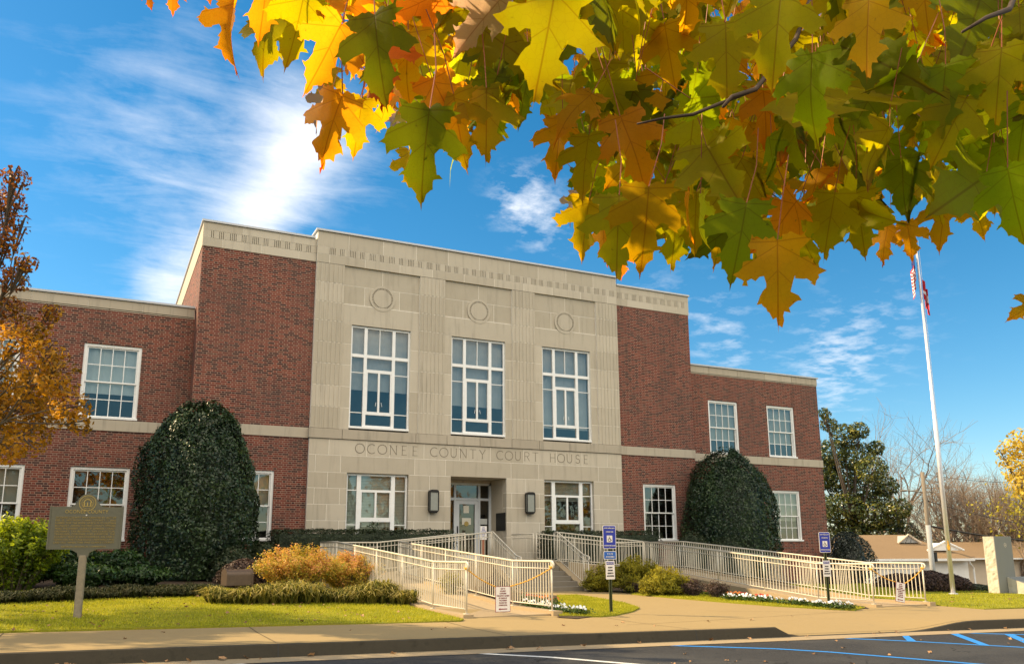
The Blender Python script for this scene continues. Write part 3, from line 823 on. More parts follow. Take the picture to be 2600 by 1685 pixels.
    STONE.box(-1.40, 1.40, .302, 1.45, 3.965, 4.3, .4)
    JOINT.box(-A_ + .004, A_ - .004, .13, .34, 3.98, 5.42)
    for a, b in ((-A_, -4.80), (-2.65, -1.085), (1.085, 2.65), (4.80, A_)): JOINT.box(a + .004, b - .004, .005, .29, -.5, 3.98)
    JOINT.box(-A_ + .004, A_ - .004, .005, .12, 3.985, 5.06)
    JOINT.box(-A_ + .004, A_ - .004, .012 + .15, .36, 11.10, 12.27)
    JOINT.box(-A_ + .004, A_ - .004, .005, .1, 11.72, 12.27); JOINT.box(-A_ + .004, A_ - .004, .005, .1, 11.16, 11.47)
    for x0, x1 in ((-A_, -5.11), (-2.34, -1.36), (1.36, 2.34), (5.09, A_)): JOINT.box(x0 + .004, x1 - .004, .0175, .28, 5.42, 11.15)
    for (wa, wb), (x0, x1) in zip(WINX, ((-5.11, -2.34), (-1.36, 1.36), (2.34, 5.09))):
        JOINT.box(x0, wa - .004, .050, .28, 5.42, 9.07); JOINT.box(wb + .004, x1, .050, .28, 5.42, 9.07); JOINT.box(x0, x1, .080, .28, 9.80, 11.14); JOINT.box(x0, x1, .05, .28, 9.072, 9.79)
    # brick blocks: stone frieze, returns, string course
    for x0, x1 in ((-B_, -A_), (A_, B_)):
        xs = list(np.linspace(x0, x1, 4))
        row(xs, 11.72, 12.0, YB - .02); row([x0, x0 + .6, x0 + 1.85, x0 + 3.1, x1], 11.17, 11.47, YB - .02)
        frieze(x0 + .003, x1 - .003, YB - .02, True, .12)
        JOINT.box(x0 + .004, x1 - .004, YB - .010, YB + .2, 11.18, 11.472); JOINT.box(x0 + .004, x1 - .004, YB - .010, YB + .2, 11.72, 11.995)
        CAPS.box(x0, x1, YB - .03, YB + .25, 5.072, 5.408, .5)
    for s in (-1, 1):
        xa, xb = (-B_ - .02, -B_ + .2) if s < 0 else (B_ - .2, B_ + .02)
        STONE.box(xa, xb, YB + .29, YB + DEPTH, 11.172, 12.0, .6)
        CAPS.box(xa - .004, xb, YB - .025, YW - .01, 5.074, 5.406, .5)
        STONE.box(xa + .001, xb - .001, YB - .018, YB + .288, 11.174, 12.0, .6)
    # wings
    for x0, x1 in ((-27.0, -B_ - .03), (B_ + .03, C_ + .03)):
        n = int((x1 - x0) / 1.55); xs = list(np.linspace(x0, x1, n + 1))
        row(xs, 8.93, 9.24, YW - .03, .32, CAPS); row([x0] + [x + .6 for x in xs[:-1]] + [x1], 8.88, 8.93, YW - .012, .3, CAPS)
        CAPS.box(x0, x1, YW - .03, YW + .25, 5.072, 5.408, .5)
        xe = (x1 - .28, x1) if x1 > 0 else (x0, x0 + .28)
        CAPS.box(xe[0], xe[1], YW + .292, YW + 13, 8.882, 9.24, .5); 
        if x1 > 0: CAPS.box(xe[0] + .002, xe[1] + .002, YW + .252, YW + 13, 5.074, 5.406, .5)
        JOINT.box(x0 + .004, x1 - .004, YW - .012, YW + .2, 8.95, 9.23)
    STONE.build('stone_front', MT['stone'], house)
    CAPS.build('string_course', MT['stone_cap'], house)
    JOINT.build('mortar_joint', MT['joint'], house)
    GROOVE.build('frieze_groove', MT['groove'], house)
    cp = MB()
    cp.box(-A_ - .06, A_ + .06, -.06, 1.0, 12.283, 12.35); cp.box(-B_ - .07, -A_ - .062, YB - .07, 1.0, 12.003, 12.07); cp.box(A_ + .062, B_ + .07, YB - .07, 1.0, 12.003, 12.07)
    cp.box(-B_ - .07, -B_ + .35, 1.002, YB + DEPTH, 12.003, 12.07); cp.box(B_ - .35, B_ + .07, 1.002, YB + DEPTH, 12.003, 12.07)
    cp.box(-27, -B_ - .024, YW - .08, YW + .4, 9.243, 9.31); cp.box(B_ + .024, C_ + .08, YW - .08, YW + .4, 9.243, 9.31); cp.box(C_ - .35, C_ + .08, YW + .402, YW + 13, 9.243, 9.31)
    cp.box(-A_, A_, .9, 1.02, 11.9, 12.28); cp.box(-A_, -A_ + .1, .3, 1, 11.9, 12.28); cp.box(A_ - .1, A_, .3, 1, 11.9, 12.28)
    cp.build('coping', MT['metal_cap'], house)
    rf = MB(); rf.box(-B_ + .21, B_ - .21, .3, YB + DEPTH - .01, 11.6, 11.8); rf.box(-26.9, -B_ - .03, YW + .3, YW + 12.9, 8.7, 8.85); rf.box(B_ + .03, C_ - .29, YW + .3, YW + 12.9, 8.7, 8.85)
    rf.build('roof', MT['roof_flat'], house)
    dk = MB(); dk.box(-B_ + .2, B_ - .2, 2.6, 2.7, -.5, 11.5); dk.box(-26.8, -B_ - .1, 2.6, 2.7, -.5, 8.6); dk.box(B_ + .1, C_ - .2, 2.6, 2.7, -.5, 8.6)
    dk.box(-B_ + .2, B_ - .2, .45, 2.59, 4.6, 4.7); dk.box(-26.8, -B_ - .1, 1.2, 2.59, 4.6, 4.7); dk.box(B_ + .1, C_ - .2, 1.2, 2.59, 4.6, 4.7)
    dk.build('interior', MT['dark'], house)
build_stone()
def medallions():
    for c in (-3.725, 0.0, 3.69):
        m = MB(); y = .064
        m.disc(c, 10.13, .385, .465, y - .03, y + .01, 48, .5); m.disc(c, 10.13, 0.001, .325, y - .028, y + .01, 48, .45)
        m.disc(c, 10.13, .325, .385, y - .004, y + .01, 48, .2)
        for k in range(40):
            t = 2 * math.pi * k / 40; u = np.array([math.cos(t), math.sin(t)]); n = np.array([-u[1], u[0]]) * .012
            P = [u * .328 - n, u * .328 + n, u * .383 + n * 1.3, u * .383 - n * 1.3]
            m.yprism([(c + q[0], 10.13 + q[1]) for q in (P[0], P[3], P[2], P[1])], y - .024, y + .005, .6)
        o = m.build('medallion', MT['stone'], house)
        d = MB()
        for k in range(40):
            t = 2 * math.pi * (k + .5) / 40; u = np.array([math.cos(t), math.sin(t)]); n = np.array([-u[1], u[0]]) * .009
            P = [u * .335 - n, u * .335 + n, u * .378 + n * 1.3, u * .378 - n * 1.3]
            d.yprism([(c + q[0], 10.13 + q[1]) for q in (P[0], P[3], P[2], P[1])], y - .0075, y + .005, .1)
        d.build('flute', MT['groove'], o)
medallions()

def text_mesh(txt, size, mat, width=None, extrude=.004, offset=0.0, align='CENTER', spacing=1.0, word=1.0, line=1.0):
    cu = bpy.data.curves.new('lettering', 'FONT'); cu.body = txt; cu.size = size; cu.extrude = extrude; cu.offset = offset
    cu.align_x = align; cu.align_y = 'CENTER'; cu.space_character = spacing; cu.space_word = word; cu.space_line = line; cu.resolution_u = 3
    o = bpy.data.objects.new('tmp', cu); COL.objects.link(o)
    bpy.context.view_layer.update()
    dg = bpy.context.evaluated_depsgraph_get()
    me = bpy.data.meshes.new_from_object(o.evaluated_get(dg), depsgraph=dg)
    bpy.data.objects.remove(o); bpy.data.curves.remove(cu)
    me.materials.clear(); me.materials.append(mat)
    co = np.zeros(len(me.vertices) * 3); me.vertices.foreach_get('co', co); co = co.reshape(-1, 3)
    if width and len(co):
        w = co[:, 0].max() - co[:, 0].min(); co[:, 0] *= width / w
    return me, co
def put_text(name, txt, size, mat, origin, parent, xdir=(1, 0, 0), up=(0, 0, 1), local=False, **kw):
    me, co = text_mesh(txt, size, mat, **kw)
    X = np.array(xdir, float); X /= np.linalg.norm(X); Z = np.array(up, float); Z /= np.linalg.norm(Z); Nn = np.cross(X, Z)
    P = np.array(origin, float) + co[:, :1] * X + co[:, 1:2] * Z + co[:, 2:3] * Nn
    me.vertices.foreach_set('co', P.reshape(-1)); me.update()
    me.name = name
    return link(name, me, None, parent, local)
def serif_letters():
    """thin incised capitals with small serifs, cut from strokes"""
    b = MB(); H = .315; zc0 = 4.635; t = .020
    def stroke(pts, w=t):
        for p, q in zip(pts[:-1], pts[1:]):
            p = np.array(p, float); q = np.array(q, float); d = q - p; L = np.linalg.norm(d)
            if L < 1e-6: continue
            d /= L; n = np.array([-d[1], d[0]]) * w / 2; p = p - d * w * .2; q = q + d * w * .2
            b.yprism([tuple(p - n), tuple(q - n), tuple(q + n), tuple(p + n)], -.0035, .02)
    def arc(cx, cz, rx, rz, a0, a1, n=22): return [(cx + rx * math.cos(math.radians(a0 + (a1 - a0) * i / n)), cz + rz * math.sin(math.radians(a0 + (a1 - a0) * i / n))) for i in range(n + 1)]
    def serif(x, z, w=.05): stroke([(x - w / 2, z), (x + w / 2, z)], .009)
    def letter(c, x):
        nonlocal b
        b = MB(); glyph(c, x); b.build('carved_letter', MT['carve'], house)
    def glyph(c, x):
        z = zc0
        if c == 'O': stroke(arc(x, z + H / 2, H * .50, H / 2, 0, 360, 36)); return
        if c == 'C': stroke(arc(x + .02, z + H / 2, H * .48, H / 2, 48, 312, 28)); return
        if c == 'N':
            stroke([(x - .11, z), (x - .11, z + H)]); stroke([(x - .11, z + H), (x + .11, z)]); stroke([(x + .11, z), (x + .11, z + H)]); serif(x - .11, z); serif(x - .125, z + H); serif(x + .11, z + H)
        if c == 'E':
            stroke([(x - .07, z), (x - .07, z + H)])
            for k, w in ((0, .16), (.52, .12), (1, .15)): stroke([(x - .07, z + H * k), (x - .07 + w, z + H * k)], .014)
            serif(x - .08, z); serif(x - .08, z + H)
        if c == 'U':
            stroke([(x - .10, z + H), (x - .10, z + .11)] + arc(x, z + .11, .10, .11, 180, 360, 14) + [(x + .10, z + H)]); serif(x - .10, z + H); serif(x + .10, z + H)
        if c == 'T': stroke([(x, z), (x, z + H)]); stroke([(x - .12, z + H), (x + .12, z + H)], .015); serif(x, z)
        if c == 'Y': stroke([(x, z), (x, z + H * .48), (x - .11, z + H)]); stroke([(x, z + H * .48), (x + .11, z + H)]); serif(x, z); serif(x - .11, z + H); serif(x + .11, z + H)
        if c == 'R':
            stroke([(x - .08, z), (x - .08, z + H)]); stroke([(x - .08, z + H), (x + .02, z + H)] + arc(x + .02, z + H * .76, .08, H * .24, 90, -90, 12) + [(x - .08, z + H * .52)], .016); stroke([(x + .01, z + H * .52), (x + .11, z)]); serif(x - .08, z)
        if c == 'H':
            for s in (-.10, .10): stroke([(x + s, z), (x + s, z + H)]); serif(x + s, z); serif(x + s, z + H)
            stroke([(x - .10, z + H * .52), (x + .10, z + H * .52)], .015)
        if c == 'S':
            stroke(arc(x, z + H * .745, .075, H * .245, 25, 270, 16) + arc(x, z + H * .25, .085, H * .25, 90, -155, 16))
    def word(wd, xa, xb):
        n = len(wd)
        for i, c in enumerate(wd): letter(c, xa + .15 + (xb - xa - .28) * i / (n - 1))
    word('OCONEE', -4.54, -2.30); word('COUNTY', -1.88, .26); word('COURT', .68, 2.42); word('HOUSE', 2.87, 4.60)
serif_letters()

# windows -------------------------------------------------------------
def bars(mb, y, lst, d=.05):
    for x0, x1, z0, z1 in lst: mb.box(x0, x1, y, y + d, z0, z1)
def glazing(parent, x0, x1, z0, z1, y, mat):
    m = MB(); m.quad((x0, y, z0), (x1, y, z0), (x1, y, z1), (x0, y, z1)); m.build('pane', mat, parent)
def blind(parent, x0, x1, z0, z1, y, mat, slats=0):
    m = MB()
    if slats:
        n = int((z1 - z0) / .05)
        for i in range(n):
            z = z0 + (z1 - z0) * i / n
            m.quad((x0, y, z), (x1, y, z), (x1, y + .028, z + .048), (x0, y + .028, z + .048), random.random())
    else:
        N = 14
        for i in range(N):
            a = x0 + (x1 - x0) * i / N; c = x0 + (x1 - x0) * (i + 1) / N
            ya = y + .02 * math.sin(i * 2.1); yc = y + .02 * math.sin((i + 1) * 2.1)
            m.quad((a, ya, z0), (c, yc, z0), (c, yc, z1), (a, ya, z1), random.random())
    m.build('blind', mat, parent)
def sash_window(x0, x1, z0, z1, yf, shade, shade_mat='blind', glass='glass_lo', ncol=4, label=None):
    """double-hung white wooden window"""
    y = yf + .07; fr = MB(); w = .085
    fr.box(x0, x0 + w, y - .03, y + .12, z0 + .06, z1); fr.box(x1 - w, x1, y - .03, y + .12, z0 + .06, z1); fr.box(x0 + w, x1 - w, y - .03, y + .12, z1 - w, z1)
    fr.box(x0 - .02, x1 + .02, yf - .04, y + .12, z0, z0 + .06)
    o = fr.build('window', MT['white'], house, label=label)
    a0, a1, b0, b1 = x0 + w, x1 - w, z0 + .06, z1 - w; zm = (b0 + b1) / 2
    for nm, q0, q1, yy in (('upper_sash', zm - .02, b1, y + .01), ('lower_sash', b0, zm + .02, y + .055)):
        s = MB(); f = .045
        s.box(a0, a0 + f, yy, yy + .04, q0, q1); s.box(a1 - f, a1, yy, yy + .04, q0, q1); s.box(a0 + f, a1 - f, yy, yy + .04, q0, q0 + f); s.box(a0 + f, a1 - f, yy, yy + .04, q1 - f, q1)
        c0, c1, d0, d1 = a0 + f, a1 - f, q0 + f, q1 - f
        for k in range(1, ncol): x = c0 + (c1 - c0) * k / ncol; s.box(x - .012, x + .012, yy + .003, yy + .034, d0, d1)
        z = (d0 + d1) / 2
        for k in range(ncol):
            xa = c0 + (c1 - c0) * k / ncol + .012; xb = c0 + (c1 - c0) * (k + 1) / ncol - .012; s.box(xa, xb, yy + .003, yy + .034, z - .012, z + .012)
        so_ = s.build(nm, MT['white'], o)
        glazing(o, a0 + .02, a1 - .02, q0 + .02, q1 - .02, yy + .02, MT[glass])
    if shade > 0: blind(o, a0, a1, b1 - (b1 - b0) * shade, b1, y + .16, MT[shade_mat])
    return o
for i, (a, c) in enumerate(LWU): sash_window(a, c, *W_UP, YW, (.66, .6, .6)[i], 'blind', 'glass_hi')
for i, (a, c) in enumerate(LWL): sash_window(a, c, *W_LO, YW, (0, .5, .4)[i], 'curtain')
for a, c in RWU: sash_window(a, c, *W_UP, YW, .75, 'curtain')
for a, c in RWL: sash_window(a, c, *W_LO, YW, .6, 'curtain')
for a, c in (main_open[0][:2], main_open[1][:2]): sash_window(a, c, *W_LO, YB, 0 if a > 0 else .5, 'curtain')
def big_window(x0, x1, lvl, shade):
    """tall stone-framed window: transom lights over a casement"""
    y = .115; c = (x0 + x1) / 2; hw = (x1 - x0) / 2; z0, z1 = UWZ; fr = MB(); k = hw / 1.0665
    fr.box(x0, x0 + .055, y, y + .1, z0 + .07, z1 - .07); fr.box(x1 - .055, x1, y, y + .1, z0 + .07, z1 - .07); fr.box(x0, x1, y, y + .1, z1 - .07, z1 - .002); fr.box(x0 - .01, x1 + .01, y - .05, y + .1, z0, z0 + .07)
    ml, mr = c - .535 * k, c + .48 * k
    for x in (ml, mr): fr.box(x - .055, x + .055, y - .004, y + .1, z0 + .07, z1 - .07)
    for a, b2 in ((x0 + .055, ml - .055), (ml + .055, mr - .055), (mr + .055, x1 - .055)): fr.box(a, b2, y - .003, y + .1, 7.96, 8.07)
    o = fr.build('window', MT['white'], house)
    s = MB(); yy = y + .015
    cm = (ml + mr) / 2
    s.box(cm - .012, cm + .012, yy, yy + .04, 8.07, z1 - .07)
    for a, b2 in ((x0 + .055, ml - .055), (mr + .055, x1 - .055)):
        for z in (7.42, 6.03): s.box(a, b2, yy, yy + .04, z - .013, z + .013)
    a, b2 = ml + .055, mr - .055
    for z in (7.50, 6.03): s.box(a, b2, yy - .012, yy + .05, z - .055, z + .055)
    s.box(a, a + .045, yy - .01, yy + .05, 6.085, 7.445); s.box(b2 - .045, b2, yy - .01, yy + .05, 6.085, 7.445); s.box(cm - .034, cm + .034, yy - .01, yy + .05, 6.085, 7.445)
    s.box(a, b2, yy, yy + .05, z0 + .07, z0 + .13)
    s.build('casement', MT['white'], o)
    h = MB()
    for q in (cm - .09, cm + .09): h.tube([(q, yy - .02, 6.42), (q + (.03 if q > cm else -.03), yy - .03, 6.28)], .008, 5)
    h.build('handle', MT['white'], o)
    glazing(o, x0 + .03, x1 - .03, z0 + .04, z1 - .03, y + .05, MT['glass_hi'])
    if shade: blind(o, x0 + .03, x1 - .03, z0 + (z1 - z0) * shade, z1 - .03, y + .22, MT['curtain'])
for (a, c), sh in zip(WINX, (.38, .30, .13)): big_window(a, c, 1, sh)
def low_window(x0, x1, lit):
    y = .115; z0, z1 = LWZ; fr = MB(); c = (x0 + x1) / 2
    fr.box(x0, x0 + .05, y, y + .1, z0 + .07, z1 - .07); fr.box(x1 - .06, x1, y, y + .1, z0 + .07, z1 - .07); fr.box(x0, x1, y, y + .1, z1 - .07, z1 - .002); fr.box(x0, x1, y - .05, y + .1, z0, z0 + .07)
    ml, mr = x0 + .435, x1 - .505
    for x in (ml, mr): fr.box(x - .07, x + .07, y - .004, y + .1, z0 + .07, z1 - .07)
    o = fr.build('window', MT['white'], house)
    s = MB(); yy = y + .015
    for a, b2 in ((x0 + .05, ml - .07), (mr + .07, x1 - .06)):
        for z in (3.40, 2.26): s.box(a, b2, yy, yy + .04, z - .014, z + .014)
    a, b2 = ml + .07, mr - .07; cm = (a + b2) / 2
    s.box(a, b2, yy - .012, yy + .05, 3.34, 3.42); s.box(a, b2, yy - .012, yy + .05, 2.36, 2.50)
    s.box(a, a + .04, yy - .01, yy + .05, 2.5, 3.34); s.box(b2 - .04, b2, yy - .01, yy + .05, 2.5, 3.34); s.box(cm - .034, cm + .034, yy - .01, yy + .05, 2.5, 3.34)
    s.build('casement', MT['white'], o)
    glazing(o, x0 + .03, x1 - .03, z0 + .04, z1 - .03, y + .05, MT['glass_lo'])
    if not lit: blind(o, x0 + .03, x1 - .03, 2.2, z1 - .03, y + .15, MT['blind'], 1)
    else: blind(o, x0 + .03, x1 - .03, 3.2, z1 - .03, y + .15, MT['curtain'], 1)
low_window(*WINX[0], False); low_window(*WINX[2], True)

# entrance door ---------------------------------------------------------
def entrance():
    y = 1.30; fr = MB(); zb = 1.04; zt = 3.955
    fr.box(-1.076, -.985, y, y + .1, zb, 3.86); fr.box(.985, 1.076, y, y + .1, zb, 3.86); fr.box(-1.076, 1.076, y, y + .1, 3.86 - .08, 3.86)
    for x in (-.39, .585): fr.box(x - .04, x + .04, y - .01, y + .1, zb, 3.78)
    for a, b2 in ((-.985, -.43), (-.35, .545), (.625, .985)): fr.box(a, b2, y - .005, y + .1, 3.22, 3.31)
    o = fr.build('door_frame', MT['door'], house)
    pn = MB(); pn.box(-1.076, 1.076, y + .02, y + .1, 3.862, 3.955, .5); pn.build('head_panel', MT['stone'], house)
    glazing(o, -.985, .985, zb + .05, 3.78, y + .06, MT['glass_door'])
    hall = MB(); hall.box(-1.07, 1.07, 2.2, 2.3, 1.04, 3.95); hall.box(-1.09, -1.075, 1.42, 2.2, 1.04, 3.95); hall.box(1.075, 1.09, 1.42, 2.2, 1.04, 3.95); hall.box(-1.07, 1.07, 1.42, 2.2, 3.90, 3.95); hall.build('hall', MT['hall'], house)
    d = MB(); a, b2 = -.345, .54; s = .13
    d.box(a, a + s, y + .004, y + .05, zb + .02, 3.21); d.box(b2 - s, b2, y + .004, y + .05, zb + .02, 3.21); d.box(a + s, b2 - s, y + .004, y + .05, 3.08, 3.21); d.box(a + s, b2 - s, y + .004, y + .05, zb + .02, 1.25)
    dr = d.build('door', MT['door'], house)
    h = MB(); h.tube([(a + .06, y - .05, 1.95), (a + .06, y - .05, 2.2)], .012, 6); h.box(a + .04, a + .08, y - .02, y + .004, 1.9, 2.28); h.build('handle', MT['bronze'], dr)
    pb = MB(); pb.box(a + s, b2 - s, y + .02, y + .04, 1.98, 2.01); pb.build('push_bar', MT['metal_cap'], dr)
    n1 = MB(); n1.box(-.03, .19, y + .045, y + .049, 2.76, 3.03); n1.build('paper_notice', MT['paper'], dr)
    n2 = MB(); n2.box(-.09, .27, y + .045, y + .049, 2.34, 2.58); q = n2.build('paper_notice', MT['paper'], dr)
    n3 = MB(); n3.disc(.09, 2.37, .001, .09, y + .040, y + .044, 18); n3.build('seal', MT['gold'], dr)
    n4 = MB(); n4.box(.65, .93, y + .045, y + .049, 2.35, 2.56); n4.build('paper_notice', MT['curtain'], o)
    # bronze plaque on the reveal
    p = MB(); p.box(1.055, 1.079, .07, .84, 2.10, 2.74); pl = p.build('plaque', MT['bronze'], house)
    f = MB(); 
    for i in range(9): f.box(1.051, 1.056, .16, .75 - .1 * (i % 3), 2.18 + i * .055, 2.195 + i * .055)
    f.build('raised_line', MT['bronze'], pl)
entrance()
def lanterns():
    for x, zt, zb in ((-1.765, 3.47, 2.71), (1.99, 3.48, 2.72)):
        m = MB(); y0, y1 = -.20, -.002; w = .155
        m.box(x - w, x + w, y0, y1 - .03, zb, zb + .05); m.box(x - w + .03, x + w - .03, y0 + .03, y1 - .04, zb - .035, zb)
        for sx in (-1, 1): m.box(x + sx * w - .018, x + sx * w + .018, y0 - .001, y0 + .034, zb + .05, zt - .09); m.box(x + sx * w - .018, x + sx * w + .018, y1 - .06, y1 - .03, zb + .05, zt - .09)
        m.yprism([(x - w - .015, zt - .09), (x + w + .015, zt - .09), (x + w, zt - .03), (x + w - .07, zt), (x - w + .07, zt), (x - w, zt - .03)], y0 - .01, y1 - .02)
        m.box(x - .07, x + .07, y1 - .03, y1, zb + .1, zt - .1)
        o = m.build('wall_lantern', MT['bronze'], house)
        q = MB(); q.box(x - w + .004, x + w - .004, y0 + .012, y1 - .07, zb + .052, zt - .092); q.build('lantern_glass', MT['frost'], o)
lanterns()

# ------------------------------------------------------------------ steps, landings, ramps
def zramp(s, y):
    x = s * 5.15
    z0 = float(zg(x, -13.0)) + .02
    if y < -11.4: return z0
    if y > -3.9: return .72
    return z0 + (.72 - z0) * (y + 11.4) / 7.5
def build_entry():
    b = MB()
    b.box(-1.30, 1.30, -3.60, 1.32, -.3, 1.04)
    n = 6; zbm = .2; dz = (1.04 - zbm) / n
    for i in range(n - 1):
        y1 = -3.6 - i * .36; z = 1.04 - (i + 1) * dz
        b.bbox(-1.02, 1.02, y1 - .375, y1 + .02, -.1, z, .012)
    o = b.build('entrance_steps', MT['concrete_step'])
    setp(o, 'weathered concrete steps and landing before the courthouse door', 'steps')
    for s in (-1, 1):
        k = MB(); x0, x1 = sorted((s * 1.02, s * 1.24))
        P = [(-3.6, 1.05), (-5.45, .22), (-5.62, .22), (-5.62, -.1), (-3.6, -.1)]
        k.add([(x0, p[0], p[1]) for p in P] + [(x1, p[0], p[1]) for p in P], [(4, 3, 2, 1, 0), (5, 6, 7, 8, 9), (0, 1, 6, 5), (1, 2, 7, 6), (2, 3, 8, 7), (4, 0, 5, 9)])
        k.build('cheek_wall', MT['ramp'], o)
    for s in (-1, 1):
        r = MB(); xi, xo = s * 4.22, s * 6.08
        ys = [-13.15, -12.2, -11.4, -9.5, -7.5, -5.5, -3.9, -1.75]
        for ya, yb in zip(ys[:-1], ys[1:]):
            za, zb2 = zramp(s, ya), zramp(s, yb)
            xa, xb = sorted((xi, xo))
            r.add([(xa, ya, -.4), (xb, ya, -.4), (xb, yb, -.4), (xa, yb, -.4), (xa, ya, za), (xb, ya, za), (xb, yb, zb2), (xa, yb, zb2)],
                  [(4, 5, 6, 7), (0, 1, 5, 4), (1, 2, 6, 5), (3, 0, 4, 7)] + ([(2, 3, 7, 6)] if yb > -2 else []))
        # upper leg along the front
        xs = [s * 1.30, s * 4.22]; xa, xb = sorted(xs); zA, zB = (1.04, .72) if s > 0 else (.72, 1.04)
        r.add([(xa, -4.02, -.4), (xb, -4.02, -.4), (xb, -1.75, -.4), (xa, -1.75, -.4), (xa, -4.02, zA), (xb, -4.02, zB), (xb, -1.75, zB), (xa, -1.75, zA)], [(4, 5, 6, 7), (0, 1, 5, 4), (2, 3, 7, 6)])
        # low kerbs carrying the rails
        def kerb(xc, w, h, ya, yb, N=8):
            for i in range(N):
                y0 = ya + (yb - ya) * i / N; y1 = ya + (yb - ya) * (i + 1) / N
                z0, z1 = zramp(s, y0), zramp(s, y1)
                r.add([(xc - w, y0, z0 - .35), (xc + w, y0, z0 - .35), (xc + w, y1, z1 - .35), (xc - w, y1, z1 - .35), (xc - w, y0, z0 + h), (xc + w, y0, z0 + h), (xc + w, y1, z1 + h), (xc - w, y1, z1 + h)],
                      [(4, 5, 6, 7), (0, 1, 5, 4), (1, 2, 6, 5), (3, 0, 4, 7)])
        kerb(s * 6.06, .10, .05, -13.25, -11.4, 2); kerb(s * 6.06, .10, .05, -11.4, -1.7, 10)
        kerb(s * 4.24, .10, .05, -13.25, -11.4, 2); kerb(s * 4.24, .10, .05, -11.4, -3.92, 8)
        q = r.build('ramp', MT['ramp']); q['kind'] = 'structure'
build_entry()

# railings ----------------------------------------------------------------
UNIT = {}
def unit_bar(kind):
    if kind not in UNIT:
        m = MB()
        if kind == 'baluster': m.box(-.0072, .0072, -.0072, .0072, 0, 1)
        else:
            m.tube([(0, 0, 0), (0, 0, 1)], .0185, 10); m.box(-.045, .045, -.045, .045, 0, .012)
        me = m.mesh(kind, kind == 'post'); me.materials.append(MT['rail']); UNIT[kind] = me
    return UNIT[kind]
def railing(label, pts, posts, h=.91, sp=.112, end0=False, end1=False):
    """pts: base points; the rails follow them. posts: distances in plan given as fractions per segment"""
    P = [Vector(p) for p in pts]
    root = thing('handrail', label, 'handrail', P[0], group='cream metal handrails of the entrance ramps')
    def off(dz): return [p + Vector((0, 0, dz)) for p in P]
    def rail(name, dz, r, n=8, ends=True):
        L = off(dz)
        m = MB()
        if name == 'top_rail':
            for e, idx, nxt in ((end0, 0, 1), (end1, -1, -2)):
                if e:
                    d = (L[idx] - L[nxt]); d.z = 0; d.normalize()
                    hook = [L[idx] + d * .05 + Vector((0, 0, -.01)), L[idx] + d * .085 + Vector((0, 0, -.06)), L[idx] + d * .06 + Vector((0, 0, -.115)), L[idx] + Vector((0, 0, -.13))]
                    L = (hook[::-1] + L) if idx == 0 else (L + hook)
        m.tube(L, r, n); m.build(name, MT['rail'], root, smooth=True)
    rail('top_rail', h, .0205); rail('mid_rail', h - .135, .0115, 6); rail('bottom_rail', .085, .0115, 6)
    for i in range(len(P) - 1):
        a, b = P[i], P[i + 1]; L = (b - a).xy.length
        n = max(1, round(L / sp)); npost = max(1, round(L / posts))
        ptaken = {round(k * n / npost) for k in range(npost + 1)}
        for k in range(n + 1):
            if k == n and i < len(P) - 2: continue
            t = k / n; p = a.lerp(b, t)
            isp = k in ptaken
            o = bpy.data.objects.new('post' if isp else 'baluster', unit_bar('post' if isp else 'baluster'))
            COL.objects.link(o); o.parent = root
            o.location = p - P[0] + Vector((0, 0, 0 if isp else .085)); o.scale = (1, 1, h if isp else h - .095)
    return root
def rz_(s, y): return zramp(s, y) + .05
for s, side in ((-1, 'left'), (1, 'right')):
    xo, xi = s * 6.03, s * 4.27
    ye = -13.08
    zT = .75
    if s < 0:
        l1 = 'outer cream handrail of the left ramp, beside the orange bush and liriope'
        l2 = 'inner cream handrail of the left ramp, behind the hanging red-lettered sign'
        l3 = 'cream handrail along the dark hedge behind the left ramp landing'
        l4 = 'sloping cream handrail down the left side of the entrance steps'
    else:
        l1 = 'outer cream handrail of the right ramp, ending nearest the flagpole'
        l2 = 'inner cream handrail of the right ramp, above the pansy bed'
        l3 = 'cream handrail in front of the hedge right of the entrance door'
        l4 = 'sloping cream handrail down the right side of the entrance steps'
    railing(l1, [(xo, ye, rz_(s, ye)), (xo, -11.4, rz_(s, -11.4)), (xo, -3.75, zT), (xo, -1.85, zT)], 1.75, end0=True)
    railing(l2, [(xi, ye, rz_(s, ye)), (xi, -11.4, rz_(s, -11.4)), (xi, -3.95, zT)], 1.75, end0=True)
    railing(l3, [(xo - s * .04, -1.85, zT), (xi, -1.85, zT), (s * 1.32, -1.85, 1.04)], 1.6)
    railing(l4, [(xi - s * .04, -3.95, zT), (s * 1.32, -3.75, 1.04), (s * 1.14, -3.45, 1.04), (s * 1.14, -3.66, 1.04), (s * 1.14, -5.22, .33), (s * 1.14, -5.42, .29)] if False else
            [(xi - s * .04, -3.95, zT), (s * 1.20, -3.95, 1.04)] if False else [(s * 1.14, -3.42, 1.05), (s * 1.14, -3.64, 1.05), (s * 1.14, -5.25, .34), (s * 1.14, -5.50, .30)], 2.5, end1=True)
    railing(('cream handrail in front of the sloping path between left ramp landing and the steps' if s < 0 else 'cream handrail along the upper sloping path right of the steps, behind the junipers'),
            [(xi - s * .05, -3.95, zT), (s * 1.20, -3.95 + .3, 1.04)], 1.6)
    if s > 0:
        railing('short cream handrail standing across the stone pier right of the door', [(1.25, -1.75, 1.04), (1.25, -.1, 1.04)], 1.6)

